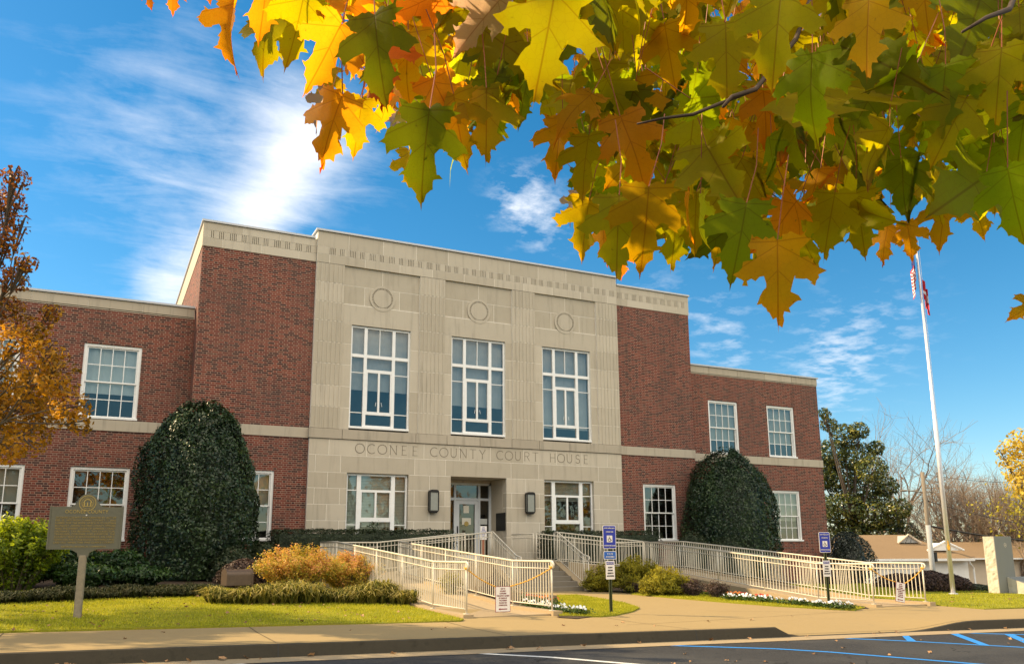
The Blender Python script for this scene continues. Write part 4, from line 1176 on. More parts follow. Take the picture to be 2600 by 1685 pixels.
# ------------------------------------------------------------------ signs
def plate(w, h, t=.004, r=.02, n=4):
    P = []
    for cx, cz, a0 in ((w / 2 - r, -h / 2 + r, -90), (w / 2 - r, h / 2 - r, 0), (-w / 2 + r, h / 2 - r, 90), (-w / 2 + r, -h / 2 + r, 180)):
        for k in range(n + 1):
            a = math.radians(a0 + 90 * k / n); P.append((cx + r * math.cos(a), cz + r * math.sin(a)))
    return P
def sign_plate(name, root, w, h, zc, y, face, border=None, r=.02, dx=0.0):
    m = MB(); m.yprism([(p[0] + dx, p[1] + zc) for p in plate(w, h, r=r)], y, y + .004)
    o = m.build(name, MT[border or face], root, local=True)
    if border:
        f = MB(); f.yprism([(p[0] + dx, p[1] + zc) for p in plate(w - .022, h - .022, r=max(.004, r - .008))], y - .0022, y + .001); f.build('face', MT[face], o)
    return o
def wheelchair(root, zc, y, s):
    p = MB(); p.yprism([(q[0], q[1] + zc) for q in plate(s, s, r=.004)], y - .0015, y + .001); o = p.build('symbol_panel', MT['signwhite'], root)
    w = MB(); k = s / 2; y1 = y - .004; t = s * .045
    def seg(a, b):
        a = np.array(a) * k; b = np.array(b) * k; d = (b - a) / np.linalg.norm(b - a); n = np.array([-d[1], d[0]]) * t
        w.yprism([tuple(q + np.array([0, zc])) for q in (a - n, b - n, b + n, a + n)], y1, y1 + .003)
    arc = [(.05 + .48 * math.cos(math.radians(a)) - .1, -.28 + .48 * math.sin(math.radians(a))) for a in range(130, 400, 18)]
    for a, b in zip(arc[:-1], arc[1:]): seg(a, b)
    seg((-.12, .55), (-.05, -.05)); seg((-.08, .25), (.28, .22)); seg((-.05, -.05), (.38, -.08)); seg((.38, -.08), (.55, -.52)); seg((.55, -.52), (.72, -.45))
    w.disc(-.14 * k, .72 * k + zc, .001, .10 * k, y1, y1 + .003, 14)
    w.build('wheelchair_symbol', MT['black'], o)
def u_post(root, h):
    m = MB(); w = .036
    m.box(-w, -w + .018, -.004, 0, 0, h); m.box(w - .018, w, -.004, 0, 0, h); m.box(-w + .016, -w + .02, -.0, .03, 0, h); m.box(w - .02, w - .016, 0, .03, 0, h); m.box(-w + .018, w - .018, .027, .031, 0, h)
    o = m.build('post', MT['green_post'], root, local=True)
    d = MB(); z = .05
    while z < h - .05:
        d.disc(0, z, .001, .006, .0255, .028, 8); z += .0254 * 1.0
    d.build('bolt_hole', MT['black'], o)
def parking_sign(label, base, rz, van, htop):
    root = thing('parking_sign', label, 'sign', base, rz, group='blue disabled-parking signs')
    u_post(root, htop - .02)
    y = -.014
    zc = htop - .2286
    a = sign_plate('permit_panel', root, .305, .457, zc, y, 'signblue', 'signwhite', .03)
    put_text('lettering', 'PERMIT PARKING ONLY', .034, MT['signwhite'], (0, y - .0045, zc + .172), a, width=.245)
    put_text('lettering', 'TOW AWAY ZONE', .034, MT['signwhite'], (0, y - .0045, zc + .100), a, width=.175)
    put_text('lettering', 'MAXIMUM FINE $500.00', .034, MT['signwhite'], (0, y - .0045, zc - .168), a, width=.255)
    wheelchair(a, zc - .035, y - .003, .13)
    z = zc - .2286
    if van:
        z -= .045; b = sign_plate('van_panel', root, .295, .16, z - .08, y, 'signsky', 'signwhite', .025)
        put_text('lettering', 'V A N', .055, MT['signwhite'], (0, y - .0045, z - .055), b, width=.13)
        put_text('lettering', 'ACCESSIBLE', .042, MT['signwhite'], (0, y - .0045, z - .112), b, width=.20)
        z -= .185
    else: z -= .175
    c = sign_plate('notice_panel', root, .205, .355, z - .18, y, 'signwhite', None, .012)
    hb = MB(); hb.box(-.085, .085, y - .0015, y + .001, z - .075, z - .022); hb.build('header', MT['signblue'], c)
    put_text('lettering', 'NOTICE', .046, MT['signwhite'], (0, y - .004, z - .049), c, width=.155)
    for i, tx in enumerate(('SECURITY', 'SCREENING', 'REQUIRED TO', 'ENTER PREMISES')):
        put_text('lettering', tx, .036, MT['black'], (0, y - .003, z - .132 - .054 * i), c, width=(.10, .11, .13, .16)[i])
    bl = MB()
    for zz in (htop - .03, htop - .43): bl.disc(0, zz, .001, .007, y - .006, y - .002, 8)
    bl.build('bolt', MT['metal_cap'], a)
    return root
b1 = pw(1420, 1425, 16.27); b2 = pw(1927, 1411, 18.75)
b1[2] = float(zg(b1[0], b1[1])); b2[2] = float(zg(b2[0], b2[1]))
S1 = parking_sign('tall blue parking sign with a van-accessible plate, on the small lawn left of the walk', b1, 0.0, True, 1.70)
S2 = parking_sign('blue disabled parking sign without a van plate, standing in the white pansies', b2, -0.12, False, 1.68)

def closure(label, rlabel, s, tilt, fx, zc):
    """sign hung on ropes across the foot of a ramp"""
    xa, xb = s * 6.03, s * 4.27
    if s > 0: xa, xb = xb, xa
    xs = xa + (xb - xa) * fx; yy = -13.02
    w, h = .30, .46
    root = thing('closure_sign', label, 'sign', (xs, yy, zc), group='red-lettered closure signs hung across the ramps')
    root.rotation_euler = (0, tilt, -.05)
    bk = MB(); bk.yprism(plate(w, h, r=.006), -.003, .003); o = bk.build('board', MT['signred'], root, local=True)
    f = MB(); f.yprism(plate(w - .018, h - .018, r=.004), -.0052, 0); f.build('face', MT['signwhite'], o)
    for i, (tx, ww) in enumerate((('DUE TO', .09), ('SECURITY', .12), ('CONCERNS', .13), ('THIS ENTRY CLOSED', .25), ('BY ORDER OF', .16), ('THE SHERIFF', .155), ('PLEASE USE', .15), ('LOWER DOOR', .165))):
        put_text('lettering', tx, .034, MT['signred'], (0, -.007, .185 - .042 * i), o, width=ww)
    ar = MB(); z = -.178
    ar.yprism([(-.09, z), (-.055, z - .022), (-.055, z - .009), (.085, z - .009), (.085, z + .009), (-.055, z + .009), (-.055, z + .022)], -.0075, -.005); ar.build('arrow', MT['signred'], o)
    za, zb = rz_(s, -13.0) + .79, rz_(s, -13.0) + .79
    R_ = root.rotation_euler.to_matrix()
    tl = Vector((xs, yy, zc)) + R_ @ Vector((-w / 2 + .02, .008, h / 2 - .01)); tr = Vector((xs, yy, zc)) + R_ @ Vector((w / 2 - .02, .008, h / 2 - .01))
    rp = thing('rope', rlabel, 'rope', (xa, -13.08, za), group='orange ropes tied across the ramps')
    for p, q in (((xa, -13.09, za), tl), ((xb, -13.09, zb), tr)):
        p = Vector(p); q = Vector(q); N = 26; L = []
        for k in range(N + 1):
            t = k / N; c = p.lerp(q, t); c.z -= .045 * math.sin(math.pi * t) * (q - p).length
            c.z += .004 * math.sin(k * 2.4); L.append(c)
        m = MB(); m.tube(L, [.011 + .0035 * math.sin(k * 2.4) for k in range(N + 1)], 6); m.build('strand', MT['rope'], rp, smooth=True)
        kn = MB(); kn.tube([p + Vector((.04 * math.cos(a), .04 * math.sin(a), .012 * math.sin(3 * a) + .02 * (a / 9))) for a in np.linspace(0, 12.5, 26)], .011, 6); kn.build('knot', MT['rope'], rp, smooth=True)
closure('upright red-lettered closure sign roped across the foot of the left ramp', 'orange rope holding the upright closure sign at the left ramp', -1, .0, .43, .51)
closure('tilted red-lettered closure sign roped across the foot of the right ramp', 'orange rope holding the tilted closure sign at the right ramp', 1, .17, .56, .36)

def post_sign():
    root = thing('post_sign', 'small white notice on a red-brown wooden post before the entrance door', 'sign', (-.30, -1.0, 1.04))
    p = MB(); p.bbox(-.045, .045, -.045, .045, 0, 1.0, .006); p.build('post', MT['wood_post'], root, local=True)
    b = MB(); b.box(-.115, .125, -.055, -.047, .72, 1.175); o = b.build('board', MT['signwhite'], root, local=True)
    for i, (tx, ww) in enumerate((('DUE TO', .08), ('SECURITY', .12), ('CONCERNS', .13), ('THIS ENTRY CLOSED', .2), ('BY ORDER OF', .14), ('THE SHERIFF', .14), ('PLEASE USE', .13), ('LOWER DOOR', .14))):
        put_text('lettering', tx, .034, MT['signblue'], (0.005, -.058, 1.13 - .048 * i), o, width=ww)
post_sign()

def marker():
    base = pw(197 / KP, 1557 / KP, 13.4); base[2] = float(zg(base[0], base[1]))
    root = thing('historical_marker', 'olive cast-metal historical marker with gold seal and lettering on a weathered post', 'marker sign', base, math.radians(-9))
    p = MB(); p.bbox(-.055, .055, -.055, .055, -.1, 1.00, .012); p.build('post', MT['marker_post'], root, local=True)
    m = MB(); w = .535; zb = 1.10; zt = zb + .68
    prof = [(-w, zb), (w, zb), (w, zt)]
    def arcp(cx, cz, r, a0, a1, n): return [(cx + r * math.cos(math.radians(a0 + (a1 - a0) * i / n)), cz + r * math.sin(math.radians(a0 + (a1 - a0) * i / n))) for i in range(n + 1)]
    prof += [(.26, zt)] + arcp(.26, zt + .10, .10, 270, 200, 5) + arcp(0, zt + .055, .155, 12, 168, 14) + arcp(-.26, zt + .10, .10, -20, -90, 5) + [(-w, zt)]
    m.yprism(prof, -.025, .025)
    m.yprism([(-.22, zb + .001), (-.16, zb - .02), (-.09, zb - .06), (-.075, zb - .13), (.075, zb - .13), (.09, zb - .06), (.16, zb - .02), (.22, zb + .001)], -.03, .03)
    m.box(-w - .012, -w + .012, -.034, .034, zb - .002, zt + .008); m.box(w - .012, w + .012, -.034, .034, zb - .002, zt + .008)
    m.box(-w, w, -.033, .033, zb - .004, zb + .014)
    o = m.build('plate', MT['marker'], root, local=True)
    s = MB(); cz = zt + .060; y = -.027
    s.disc(0, cz, .118, .128, y - .004, y + .003, 36); s.disc(0, cz, .086, .091, y - .004, y + .003, 30)
    for k in range(26):
        t = 2 * math.pi * k / 26; s.disc(.104 * math.cos(t), cz + .104 * math.sin(t), .001, .0045, y - .004, y + .002, 6)
    for x in (-.045, 0, .045): s.box(x - .008, x + .008, y - .004, y + .002, cz - .045, cz + .012)
    s.yprism([(q[0], q[1]) for q in arcp(0, cz + .008, .062, 0, 180, 12)] + [(q[0], q[1]) for q in arcp(0, cz + .008, .046, 180, 0, 12)], y - .004, y + .002)
    s.box(-.07, .07, y - .004, y + .002, cz - .055, cz - .046)
    for sx in (-1, 1):
        for k in range(3): s.box(sx * .068 - .012, sx * .068 + .012, y - .004, y + .002, cz - .035 + k * .02, cz - .028 + k * .02)
    s.build('seal', MT['gold'], o)
    put_text('title', 'OCONEE COUNTY', .082, MT['gold'], (0, -.029, zt - .080), o, width=.64, spacing=1.1)
    stt = MB(); stt.disc(0, zt - .135, .001, .012, y - .004, y + .002, 5); stt.build('star', MT['flagwhite'], o)
    body = ['OCONEE COUNTY WAS CREATED BY ACT OF', 'FEB. 25, 1875 FROM CLARKE COUNTY. IT WAS', 'NAMED FOR THE RIVER WHICH IS ITS EASTERN', 'BOUNDARY. AMONG THE FIRST COUNTY OFFICERS', 'WERE THE SHERIFF, CLERK OF SUPERIOR COURT,', 'ORDINARY, TAX RECEIVER, TAX COLLECTOR,', 'TREASURER, CORONER AND SURVEYOR. THE', 'COUNTY SEAT IS WATKINSVILLE, AN EARLY', 'TOWN ON THE STAGE ROAD, CHARTERED AND', 'LAID OUT WHEN THIS WAS CLARKE COUNTY']
    for i, tx in enumerate(body):
        put_text('text_line', tx, .040, MT['gold_dull'], (0, -.0285, zt - .175 - .0445 * i), o, width=.90, offset=.0012)
    put_text('text_line', 'GEORGIA HISTORICAL COMMISSION', .030, MT['gold'], (0, -.0285, zb + .038), o, width=.66)
marker()

def floodlight():
    base = pg(556, 1384) + np.array([0, .45, .20]); 
    root = thing('floodlight_box', 'brown bronze floodlight box with a rounded top, half sunk in the liriope', 'floodlight', base, math.radians(12))
    prof = []
    h = .40; r = .12
    pts = [(-.17, 0.02), (-.17, .24)] + [(-.02 - .15 * math.cos(math.radians(a)), .24 + .13 * math.sin(math.radians(a))) for a in range(10, 100, 12)] + [(.10, .36), (.17, .27), (.17, .02)]
    m = MB(); n = len(pts); L = .29
    vs = [(-L, p[0], p[1]) for p in pts] + [(L, p[0], p[1]) for p in pts]
    fs = [tuple(range(n)), tuple(range(2 * n - 1, n - 1, -1))] + [((i + 1) % n, i, n + i, n + (i + 1) % n) for i in range(n)]
    m.add(vs, fs); m.build('housing', MT['lamp_bronze'], root, local=True)
    e = MB()
    for s in (-1, 1):
        vs = [(s * (L + .012), p[0] * 1.06, p[1] * 1.03) for p in pts] + [(s * (L - .02), p[0] * 1.06, p[1] * 1.03) for p in pts]; e.add(vs, fs)
    e.build('end_cap', MT['lamp_bronze'], root, local=True)
    st_ = MB(); st_.box(-.03, .03, -.03, .03, -.15, .06); st_.build('stem', MT['lamp_bronze'], root, local=True)
floodlight()

# ------------------------------------------------------------------ vegetation
def cards(P, Nrm, L, asp=.5, fold=.12, jit=.9, droop=0.0):
    """leaf quads at P, facing roughly along Nrm; L lengths"""
    n = len(P)
    nr = Nrm + jit * rng.normal(size=(n, 3)) * .6
    nr /= np.linalg.norm(nr, axis=1)[:, None] + 1e-9
    d = rng.normal(size=(n, 3)); d[:, 2] -= droop
    d -= nr * (d * nr).sum(1)[:, None]; d /= np.linalg.norm(d, axis=1)[:, None] + 1e-9
    s = np.cross(nr, d)
    L = np.broadcast_to(np.asarray(L, float), (n,)) * (.7 + .6 * rng.random(n)); L = L[:, None]
    V = np.zeros((n, 4, 3))
    V[:, 0] = P - d * L * .5; V[:, 1] = P + s * L * asp * .5 + nr * L * fold; V[:, 2] = P + d * L * .5; V[:, 3] = P - s * L * asp * .5 + nr * L * fold
    return V
def sph(n):
    q = rng.normal(size=(n, 3)); return q / np.linalg.norm(q, axis=1)[:, None]
def lump(P, s, amp, seed=0.0):
    return np.array([amp * mnoise.noise(Vector((p[0] * s + seed, p[1] * s, p[2] * s))) for p in P])
def bush(name, label, cat, c, rx, ry, h, n, size, mat, asp=.5, prof=None, group=None, amp=.12, core=True, depth=.3, up=0.2, z0=None, spray=0.0):
    """c=(x,y); egg-shaped or profiled mass of leaves on the ground"""
    z0 = float(zg(c[0], c[1])) if z0 is None else z0
    root = thing(name, label, cat, (c[0], c[1], z0), group=group)
    t = rng.random(n) ** .72; a = rng.random(n) * 2 * np.pi
    prof = prof or (lambda t: np.sqrt(np.clip(1 - (np.clip((t - .3) / .7, -1, 1)) ** 2, 0, 1)) * np.where(t < .3, .86 + .14 * t / .3, 1))
    r = prof(t)
    seed = rng.random() * 50
    Q = np.stack([np.cos(a) * r, np.sin(a) * r, t * 1.3], 1)
    k = 1 + lump(Q, 2.6, amp, seed) + lump(Q, 6.0, amp * .7, seed + 9) + lump(Q, 15.0, amp * .4, seed + 3)
    rad = r * k * (1 - depth * rng.random(n) ** 2.2)
    P = np.stack([np.cos(a) * rad * rx, np.sin(a) * rad * ry, t * h * (1 + .04 * np.sin(a * 3 + seed))], 1)
    # cap: leaves over the crown
    N = np.stack([np.cos(a) * np.maximum(r, .15), np.sin(a) * np.maximum(r, .15), np.clip((t - .5) * 1.6, -.2, 1.2) + up], 1)
    if spray: P[:, 2] += spray * rng.random(n) ** 4 * (t > .55)
    V = cards(P, N, size, asp)
    me = np_mesh('foliage', V, 4); me.materials.append(MT[mat]); link('foliage', me, None, root, local=True)
    if core:
        m = MB(); rings = 9; seg = 16
        vs = []; fs = []
        for i in range(rings):
            tt = i / (rings - 1) * .93; rr = float(prof(np.array([tt]))[0]) * (1 - depth) * .93
            if i == rings - 1: rr *= .4
            for j in range(seg):
                aa = 2 * math.pi * j / seg; vs.append((math.cos(aa) * rr * rx, math.sin(aa) * rr * ry, tt * h))
        for i in range(rings - 1):
            for j in range(seg): fs.append((i * seg + j, i * seg + (j + 1) % seg, (i + 1) * seg + (j + 1) % seg, (i + 1) * seg + j))
        fs.append(tuple(range((rings - 1) * seg, rings * seg)))
        m.add(vs, fs, .1); m.build('branches', MT[mat], root, local=True, smooth=True)
    return root
def hedge(name, label, x0, x1, y0, y1, h, n, size, mat, wob=.05, zb=None):
    cx, cy = (x0 + x1) / 2, (y0 + y1) / 2; zb = float(zg(cx, cy)) if zb is None else zb
    root = thing(name, label, 'hedge', (cx, cy, zb))
    lx, ly = x1 - x0, y1 - y0
    w = np.array([lx * h, lx * ly, ly * h]); w = w / w.sum(); k = rng.choice(3, n, p=w)
    P = np.zeros((n, 3)); N = np.zeros((n, 3)); u = rng.random((n, 2)); sg = np.where(rng.random(n) < .75, -1, 1)
    f = k == 0; P[f] = np.stack([(u[f, 0] - .5) * lx, sg[f] * ly / 2, u[f, 1] * h], 1); N[f, 1] = sg[f]
    f = k == 1; P[f] = np.stack([(u[f, 0] - .5) * lx, (u[f, 1] - .5) * ly, np.full(f.sum(), h)], 1); N[f, 2] = 1
    f = k == 2; P[f] = np.stack([sg[f] * lx / 2, (u[f, 0] - .5) * ly, u[f, 1] * h], 1); N[f, 0] = sg[f]
    e = lump(P, 1.7, wob * 1.6, 3) + lump(P, 6, wob, 5) - .14 * rng.random(n) ** 2
    # round the shoulders
    sh = np.clip((P[:, 2] - (h - .22)) / .22, 0, 1)
    P += N * e[:, None]; P[:, 1] *= 1 - .22 * sh ** 2; P[:, 0] *= 1 - (.2 / lx) * sh ** 2
    V = cards(P, N + np.array([0, 0, .25]), size, .5)
    me = np_mesh('foliage', V, 4); me.materials.append(MT[mat]); link('foliage', me, None, root, local=True)
    m = MB(); m.bbox(-lx / 2 + .1, lx / 2 - .1, -ly / 2 + .1, ly / 2 - .1, 0, h - .12, min(.1, ly / 6), .1); m.build('branches', MT[mat], root, local=True)
    return root
def span(xl, xr, y, Y): return pY(xl, y, Y)[0], pY(xr, y, Y)[0]
def egg(name, label, xl, xr, ytop, Y, n, size, mat, **kw):
    a, b = span(xl, xr, 1300, Y); c = (a + b) / 2
    zt = pY((xl + xr) / 2, ytop, Y)[2]; z0 = float(zg(c, Y))
    r = (b - a) / 2 * .95
    return bush(name, label, kw.pop('cat', 'shrub'), (c, Y), r, kw.pop('ry', r), zt - z0, n, size, mat, **kw)
dome = lambda t: np.clip(1 - np.clip((t - .30) / .70, 0, 1) ** 2.75, 0, 1) ** .52 * np.where(t < .28, .90 + .10 * t / .28, 1)
egg('holly_bush', 'huge dark egg-shaped holly covering the corner where the left wing meets the main block', 292, 594, 950, -1.75, 46000, .092, 'holly', prof=dome, amp=.13, ry=1.85, depth=.2, spray=.18)
egg('holly_bush', 'large dark egg-shaped holly between the two windows of the right wing', 1604, 1803, 1058, -1.0, 34000, .092, 'holly', prof=dome, amp=.13, ry=1.6, depth=.2, spray=.18)
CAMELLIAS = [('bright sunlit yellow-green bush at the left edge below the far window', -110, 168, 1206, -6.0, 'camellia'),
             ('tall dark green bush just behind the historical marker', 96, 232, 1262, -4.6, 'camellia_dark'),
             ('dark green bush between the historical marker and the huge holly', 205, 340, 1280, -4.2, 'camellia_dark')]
egg('low_shrub', 'low dark shrub hiding the base of the huge holly on its right', 478, 600, 1270, -3.2, 5200, .075, 'hedge', amp=.15)
egg('low_shrub', 'low dark shrub between the holly and the clipped hedge, behind the orange bush', 560, 668, 1262, -2.4, 5200, .075, 'hedge', amp=.12)
egg('low_shrub', 'dim brownish shrub behind the bronze floodlight box', 500, 630, 1300, -5.6, 4200, .07, 'maroon', amp=.18)
xa, _ = span(632, 700, 1270, -1.5); zt = pY(850, 1231, -1.5)[2]
hedge('clipped_hedge', 'long dark clipped hedge left of the entrance door', xa, -1.45, -1.55, -.45, zt - float(zg(-4, -1)) , 17000, .06, 'hedge')
_, xb = span(1300, 1540, 1262, -1.45)
hedge('clipped_hedge', 'dark clipped hedge right of the entrance door, under the right ground-floor stone window', 2.05, xb, -1.50, -.40, pY(1400, 1232, -1.45)[2] - float(zg(4, -1)), 13000, .06, 'hedge')
egg('low_shrub', 'low dark shrub at the left foot of the right-wing holly', 1562, 1655, 1240, -1.9, 5000, .07, 'hedge', amp=.1)
egg('low_shrub', 'low dark shrub behind the right ramp rail, in front of the right-wing holly', 1640, 1735, 1250, -2.5, 5000, .07, 'hedge', amp=.12)
egg('corner_shrub', 'dark shrub with pale glints at the right corner of the courthouse', 1925, 2016, 1238, .4, 6500, .10, 'corner', amp=.22)
def sapling():
    p = pY(865, 1240, -.75); root = thing('sapling', 'small leafy sapling poking above the hedge before the left ground-floor stone window', 'plant', (p[0], -.75, 1.3))
    zt = pY(865, 1214, -.75)[2] - 1.3
    m = MB(); m.tube([(0, 0, -.5), (.02, 0, .2), (0, 0, zt)], [.012, .01, .004], 5)
    P = []
    for k in range(9):
        a = k * 2.4; L = .24 - .012 * k; z = zt - .42 + .045 * k; e = (math.cos(a) * L, math.sin(a) * L, z + .12); m.tube([(0, 0, z), e], [.006, .003], 4)
        for q in range(12): f = rng.random(); P.append((e[0] * f + rng.normal() * .03, e[1] * f + rng.normal() * .03, z + .12 * f + rng.normal() * .03))
    m.build('stem', MT['bark'], root, local=True)
    P = np.array(P); link('foliage', np_mesh('foliage', cards(P, np.tile([0, -.4, .6], (len(P), 1)), .085, .5), 4), MT['holly'], root, local=True)
sapling()

def spiky(name, label, cat, c, rx, ry, h, n, L, mat, group=None, twigs=70, z0=None, asp=.45, flat=.35, var=.36):
    """loose shrub of arching shoots carrying small leaves"""
    z0 = float(zg(c[0], c[1])) if z0 is None else z0
    root = thing(name, label, cat, (c[0], c[1], z0), group=group)
    m = MB(); PP = []
    for i in range(twigs):
        a = rng.random() * 2 * np.pi; q = rng.random() ** .6
        tip = np.array([math.cos(a) * q * rx, math.sin(a) * q * ry, h * (1 - flat * q * q) * (1.08 - var + var * rng.random())])
        b0 = np.array([math.cos(a) * q * rx * .25, math.sin(a) * q * ry * .25, 0]); mid = b0 * .5 + tip * .5 + np.array([0, 0, .12 * h])
        pts = [b0 * (1 - t) ** 2 + 2 * mid * t * (1 - t) + tip * t * t for t in np.linspace(0, 1, 6)]
        m.tube(pts, [.008, .007, .006, .005, .003, .002], 4, cap=False)
        for t in rng.random(n // twigs) ** .55:
            p = b0 * (1 - t) ** 2 + 2 * mid * t * (1 - t) + tip * t * t; PP.append(p + rng.normal(size=3) * np.array([.05, .05, .035]))
    m.build('stems', MT['bark'], root, local=True)
    P = np.array(PP); Nn = P / np.array([rx, ry, h]); Nn[:, 2] += .3
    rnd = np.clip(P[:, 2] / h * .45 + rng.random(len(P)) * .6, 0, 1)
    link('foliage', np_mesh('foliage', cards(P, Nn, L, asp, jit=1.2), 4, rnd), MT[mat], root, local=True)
    return root
def at_base(x, y): p = pg(x, y); return p
def spk(name, label, xl, xr, ytop, ybase, n, L, mat, twigs=70, ry=None, **kw):
    p = pg((xl + xr) / 2, ybase); w = float((p - CAM) @ FW); rx = (xr - xl) / 2 * KP / F_PX * w
    zt = pw((xl + xr) / 2, ytop, w)[2]
    return spiky(name, label, 'bush', (p[0], p[1] + .1), rx * 1.02, ry or rx * .8, zt - float(zg(p[0], p[1])), n, L, mat, twigs=twigs, **kw)
spk('spirea_bush', 'glowing orange-red bush with pinkish tips behind the liriope, left of the left ramp', 582, 790, 1268, 1380, 17000, .06, 'spirea', 190)
spk('spirea_bush', 'golden-orange bush touching the outer rail of the left ramp', 728, 896, 1284, 1380, 13000, .06, 'spirea', 160)
spk('juniper_bush', 'small yellow-green juniper close beside the right foot of the entrance steps', 1352, 1448, 1308, 1374, 8000, .11, 'juniper', 120, asp=.2, var=.75, flat=.6)
spk('juniper_bush', 'tall pointed yellow-green juniper behind the van-accessible parking sign', 1405, 1572, 1292, 1376, 17000, .11, 'juniper', 210, asp=.2, var=.75, flat=.6)
spk('juniper_bush', 'spreading yellow-green juniper nearest the right ramp', 1488, 1622, 1313, 1384, 12000, .11, 'juniper', 170, asp=.2, var=.75, flat=.6)
spk('barberry_bush', 'dark maroon shrub beneath the junipers', 1452, 1530, 1345, 1378, 1700, .05, 'maroon', 60)
spk('barberry_bush', 'dark maroon twiggy shrub left of the red pansies, against the right ramp', 1588, 1650, 1345, 1386, 1700, .05, 'maroon', 60)
spk('barberry_bush', 'low dark maroon shrub against the right ramp wall, above the red pansies', 1640, 1705, 1350, 1390, 1500, .05, 'maroon', 50)
spk('barberry_bush', 'yellowing shrub inside the left ramp, seen through its rails', 1020, 1080, 1325, 1395, 1700, .05, 'juniper', 50)
spk('barberry_bush', 'reddish shrub inside the left ramp beside the entrance steps', 1120, 1180, 1340, 1400, 1600, .05, 'maroon', 50)

def tufts(name, label, line, n, h, blade_n, mat, depth=.5, kind='stuff'):
    """border of grassy tufts along a ground line [(x,y) photo points]"""
    Pl = np.array([pg(*q)[:2] for q in line]); Vs = []; R = []
    seg = np.linalg.norm(np.diff(Pl, axis=0), axis=1); cum = np.concatenate([[0], np.cumsum(seg)])
    for i in range(n):
        s = rng.random() * cum[-1]; k = min(np.searchsorted(cum, s) - 1, len(seg) - 1); k = max(k, 0)
        c = Pl[k] + (Pl[k + 1] - Pl[k]) * (s - cum[k]) / seg[k]; c = c + np.array([rng.normal() * .05, rng.random() * depth])
        z = float(zg(*c)); hh = h * (.62 + .5 * rng.random()) * (1.0 + .55 * mnoise.noise(Vector((c[0] * 1.3, c[1] * 2.0, 7.7))))
        for b in range(blade_n):
            a = rng.random() * 2 * np.pi; d = np.array([math.cos(a), math.sin(a), 0]); sd = np.array([-d[1], d[0], 0]) * .0085
            rch = hh * (.35 + .85 * rng.random()); up = hh * (.75 + .4 * rng.random())
            p0 = np.array([c[0], c[1], z]); p1 = p0 + d * rch * .45 + np.array([0, 0, up * .85]); p2 = p0 + d * rch + np.array([0, 0, up * (.55 + .35 * rng.random())])
            Vs.append([p0 - sd, p0 + sd, p1 + sd, p1 - sd]); Vs.append([p1 - sd, p1 + sd, p2 + sd * .15, p2 - sd * .15])
            r = rng.random(); R += [r * .7, min(1, r + .12)]
    o = link(name, np_mesh(name, np.array(Vs), 4, np.array(R)), MT[mat]); setp(o, label, 'ground cover', None, kind)
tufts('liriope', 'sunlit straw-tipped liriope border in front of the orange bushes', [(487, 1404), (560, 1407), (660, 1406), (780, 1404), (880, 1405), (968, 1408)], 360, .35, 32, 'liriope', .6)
tufts('liriope', 'dim dark liriope band below the huge holly and the camellias', [(-60, 1408), (100, 1402), (250, 1394), (400, 1390), (510, 1388)], 430, .24, 34, 'liriope_shade', 1.2)

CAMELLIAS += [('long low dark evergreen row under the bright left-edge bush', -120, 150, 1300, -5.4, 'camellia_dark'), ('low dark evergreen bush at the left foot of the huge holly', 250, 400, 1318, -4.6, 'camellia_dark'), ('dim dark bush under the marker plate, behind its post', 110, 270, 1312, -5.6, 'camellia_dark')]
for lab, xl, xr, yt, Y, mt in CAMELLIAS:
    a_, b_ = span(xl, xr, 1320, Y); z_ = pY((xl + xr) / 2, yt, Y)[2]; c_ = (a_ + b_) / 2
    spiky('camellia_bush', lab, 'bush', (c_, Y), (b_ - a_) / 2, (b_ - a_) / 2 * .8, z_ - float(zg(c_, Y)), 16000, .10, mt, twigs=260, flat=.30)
# pansies ------------------------------------------------------------
def pansy_proto(mat, nf):
    root = thing('pansy_plant', '', 'flower', (0, 0, -5))
    n = 70; P = rng.normal(size=(n, 3)) * np.array([.075, .075, .03]) + np.array([0, 0, .055])
    me = np_mesh('leaves', cards(P, np.tile([0, 0, .8], (n, 1)), .055, .6), 4); link('leaves', me, MT['pansy_leaf'], root, local=True)
    for k in range(nf):
        a = rng.random() * 6.28; q = .085 * math.sqrt(rng.random()); c = Vector((math.cos(a) * q, math.sin(a) * q, .115 + .04 * rng.random()))
        m = MB()
        for j in range(5):
            t = 2 * math.pi * j / 5 + .3; d = Vector((math.cos(t), math.sin(t) * .55, math.sin(t) * .8)); s = Vector((-math.sin(t), math.cos(t) * .55, math.cos(t) * .8))
            m.quad(c, c + d * .016 + s * .014, c + d * .029 + Vector((0, -.005, 0)), c + d * .016 - s * .014, .5)
        m.build('bloom', MT[mat], root, local=True)
    return root
PAN = {k: [pansy_proto(k, n) for n in (4, 3)] for k in ('petal_white', 'petal_red', 'petal_orange')}
def pansies(line, n, mats, label, group, depth):
    Pl = np.array([pg(*q)[:2] for q in line])
    for i in range(n):
        t = (i + .5 + .5 * (rng.random() - .5)) / n * (len(Pl) - 1); k = min(int(t), len(Pl) - 2); c = Pl[k] + (Pl[k + 1] - Pl[k]) * (t - k)
        c = c + np.array([rng.normal() * .03, rng.random() * depth])
        m = mats[rng.integers(len(mats))]
        o = copy_tree(PAN[m][rng.integers(2)]); o.location = (c[0], c[1], float(zg(*c)) + .012); o.rotation_euler = (0, 0, rng.normal() * .5); s = .85 + .4 * rng.random(); o.scale = (s, s, s)
        o['label'] = label; o['group'] = group
pansies([(1690, 1395), (1780, 1401), (1880, 1409), (1950, 1416), (1990, 1418)], 44, ['petal_white'], 'white pansy plant in the front row of the bed along the right ramp', 'white pansies along the right ramp', .45)
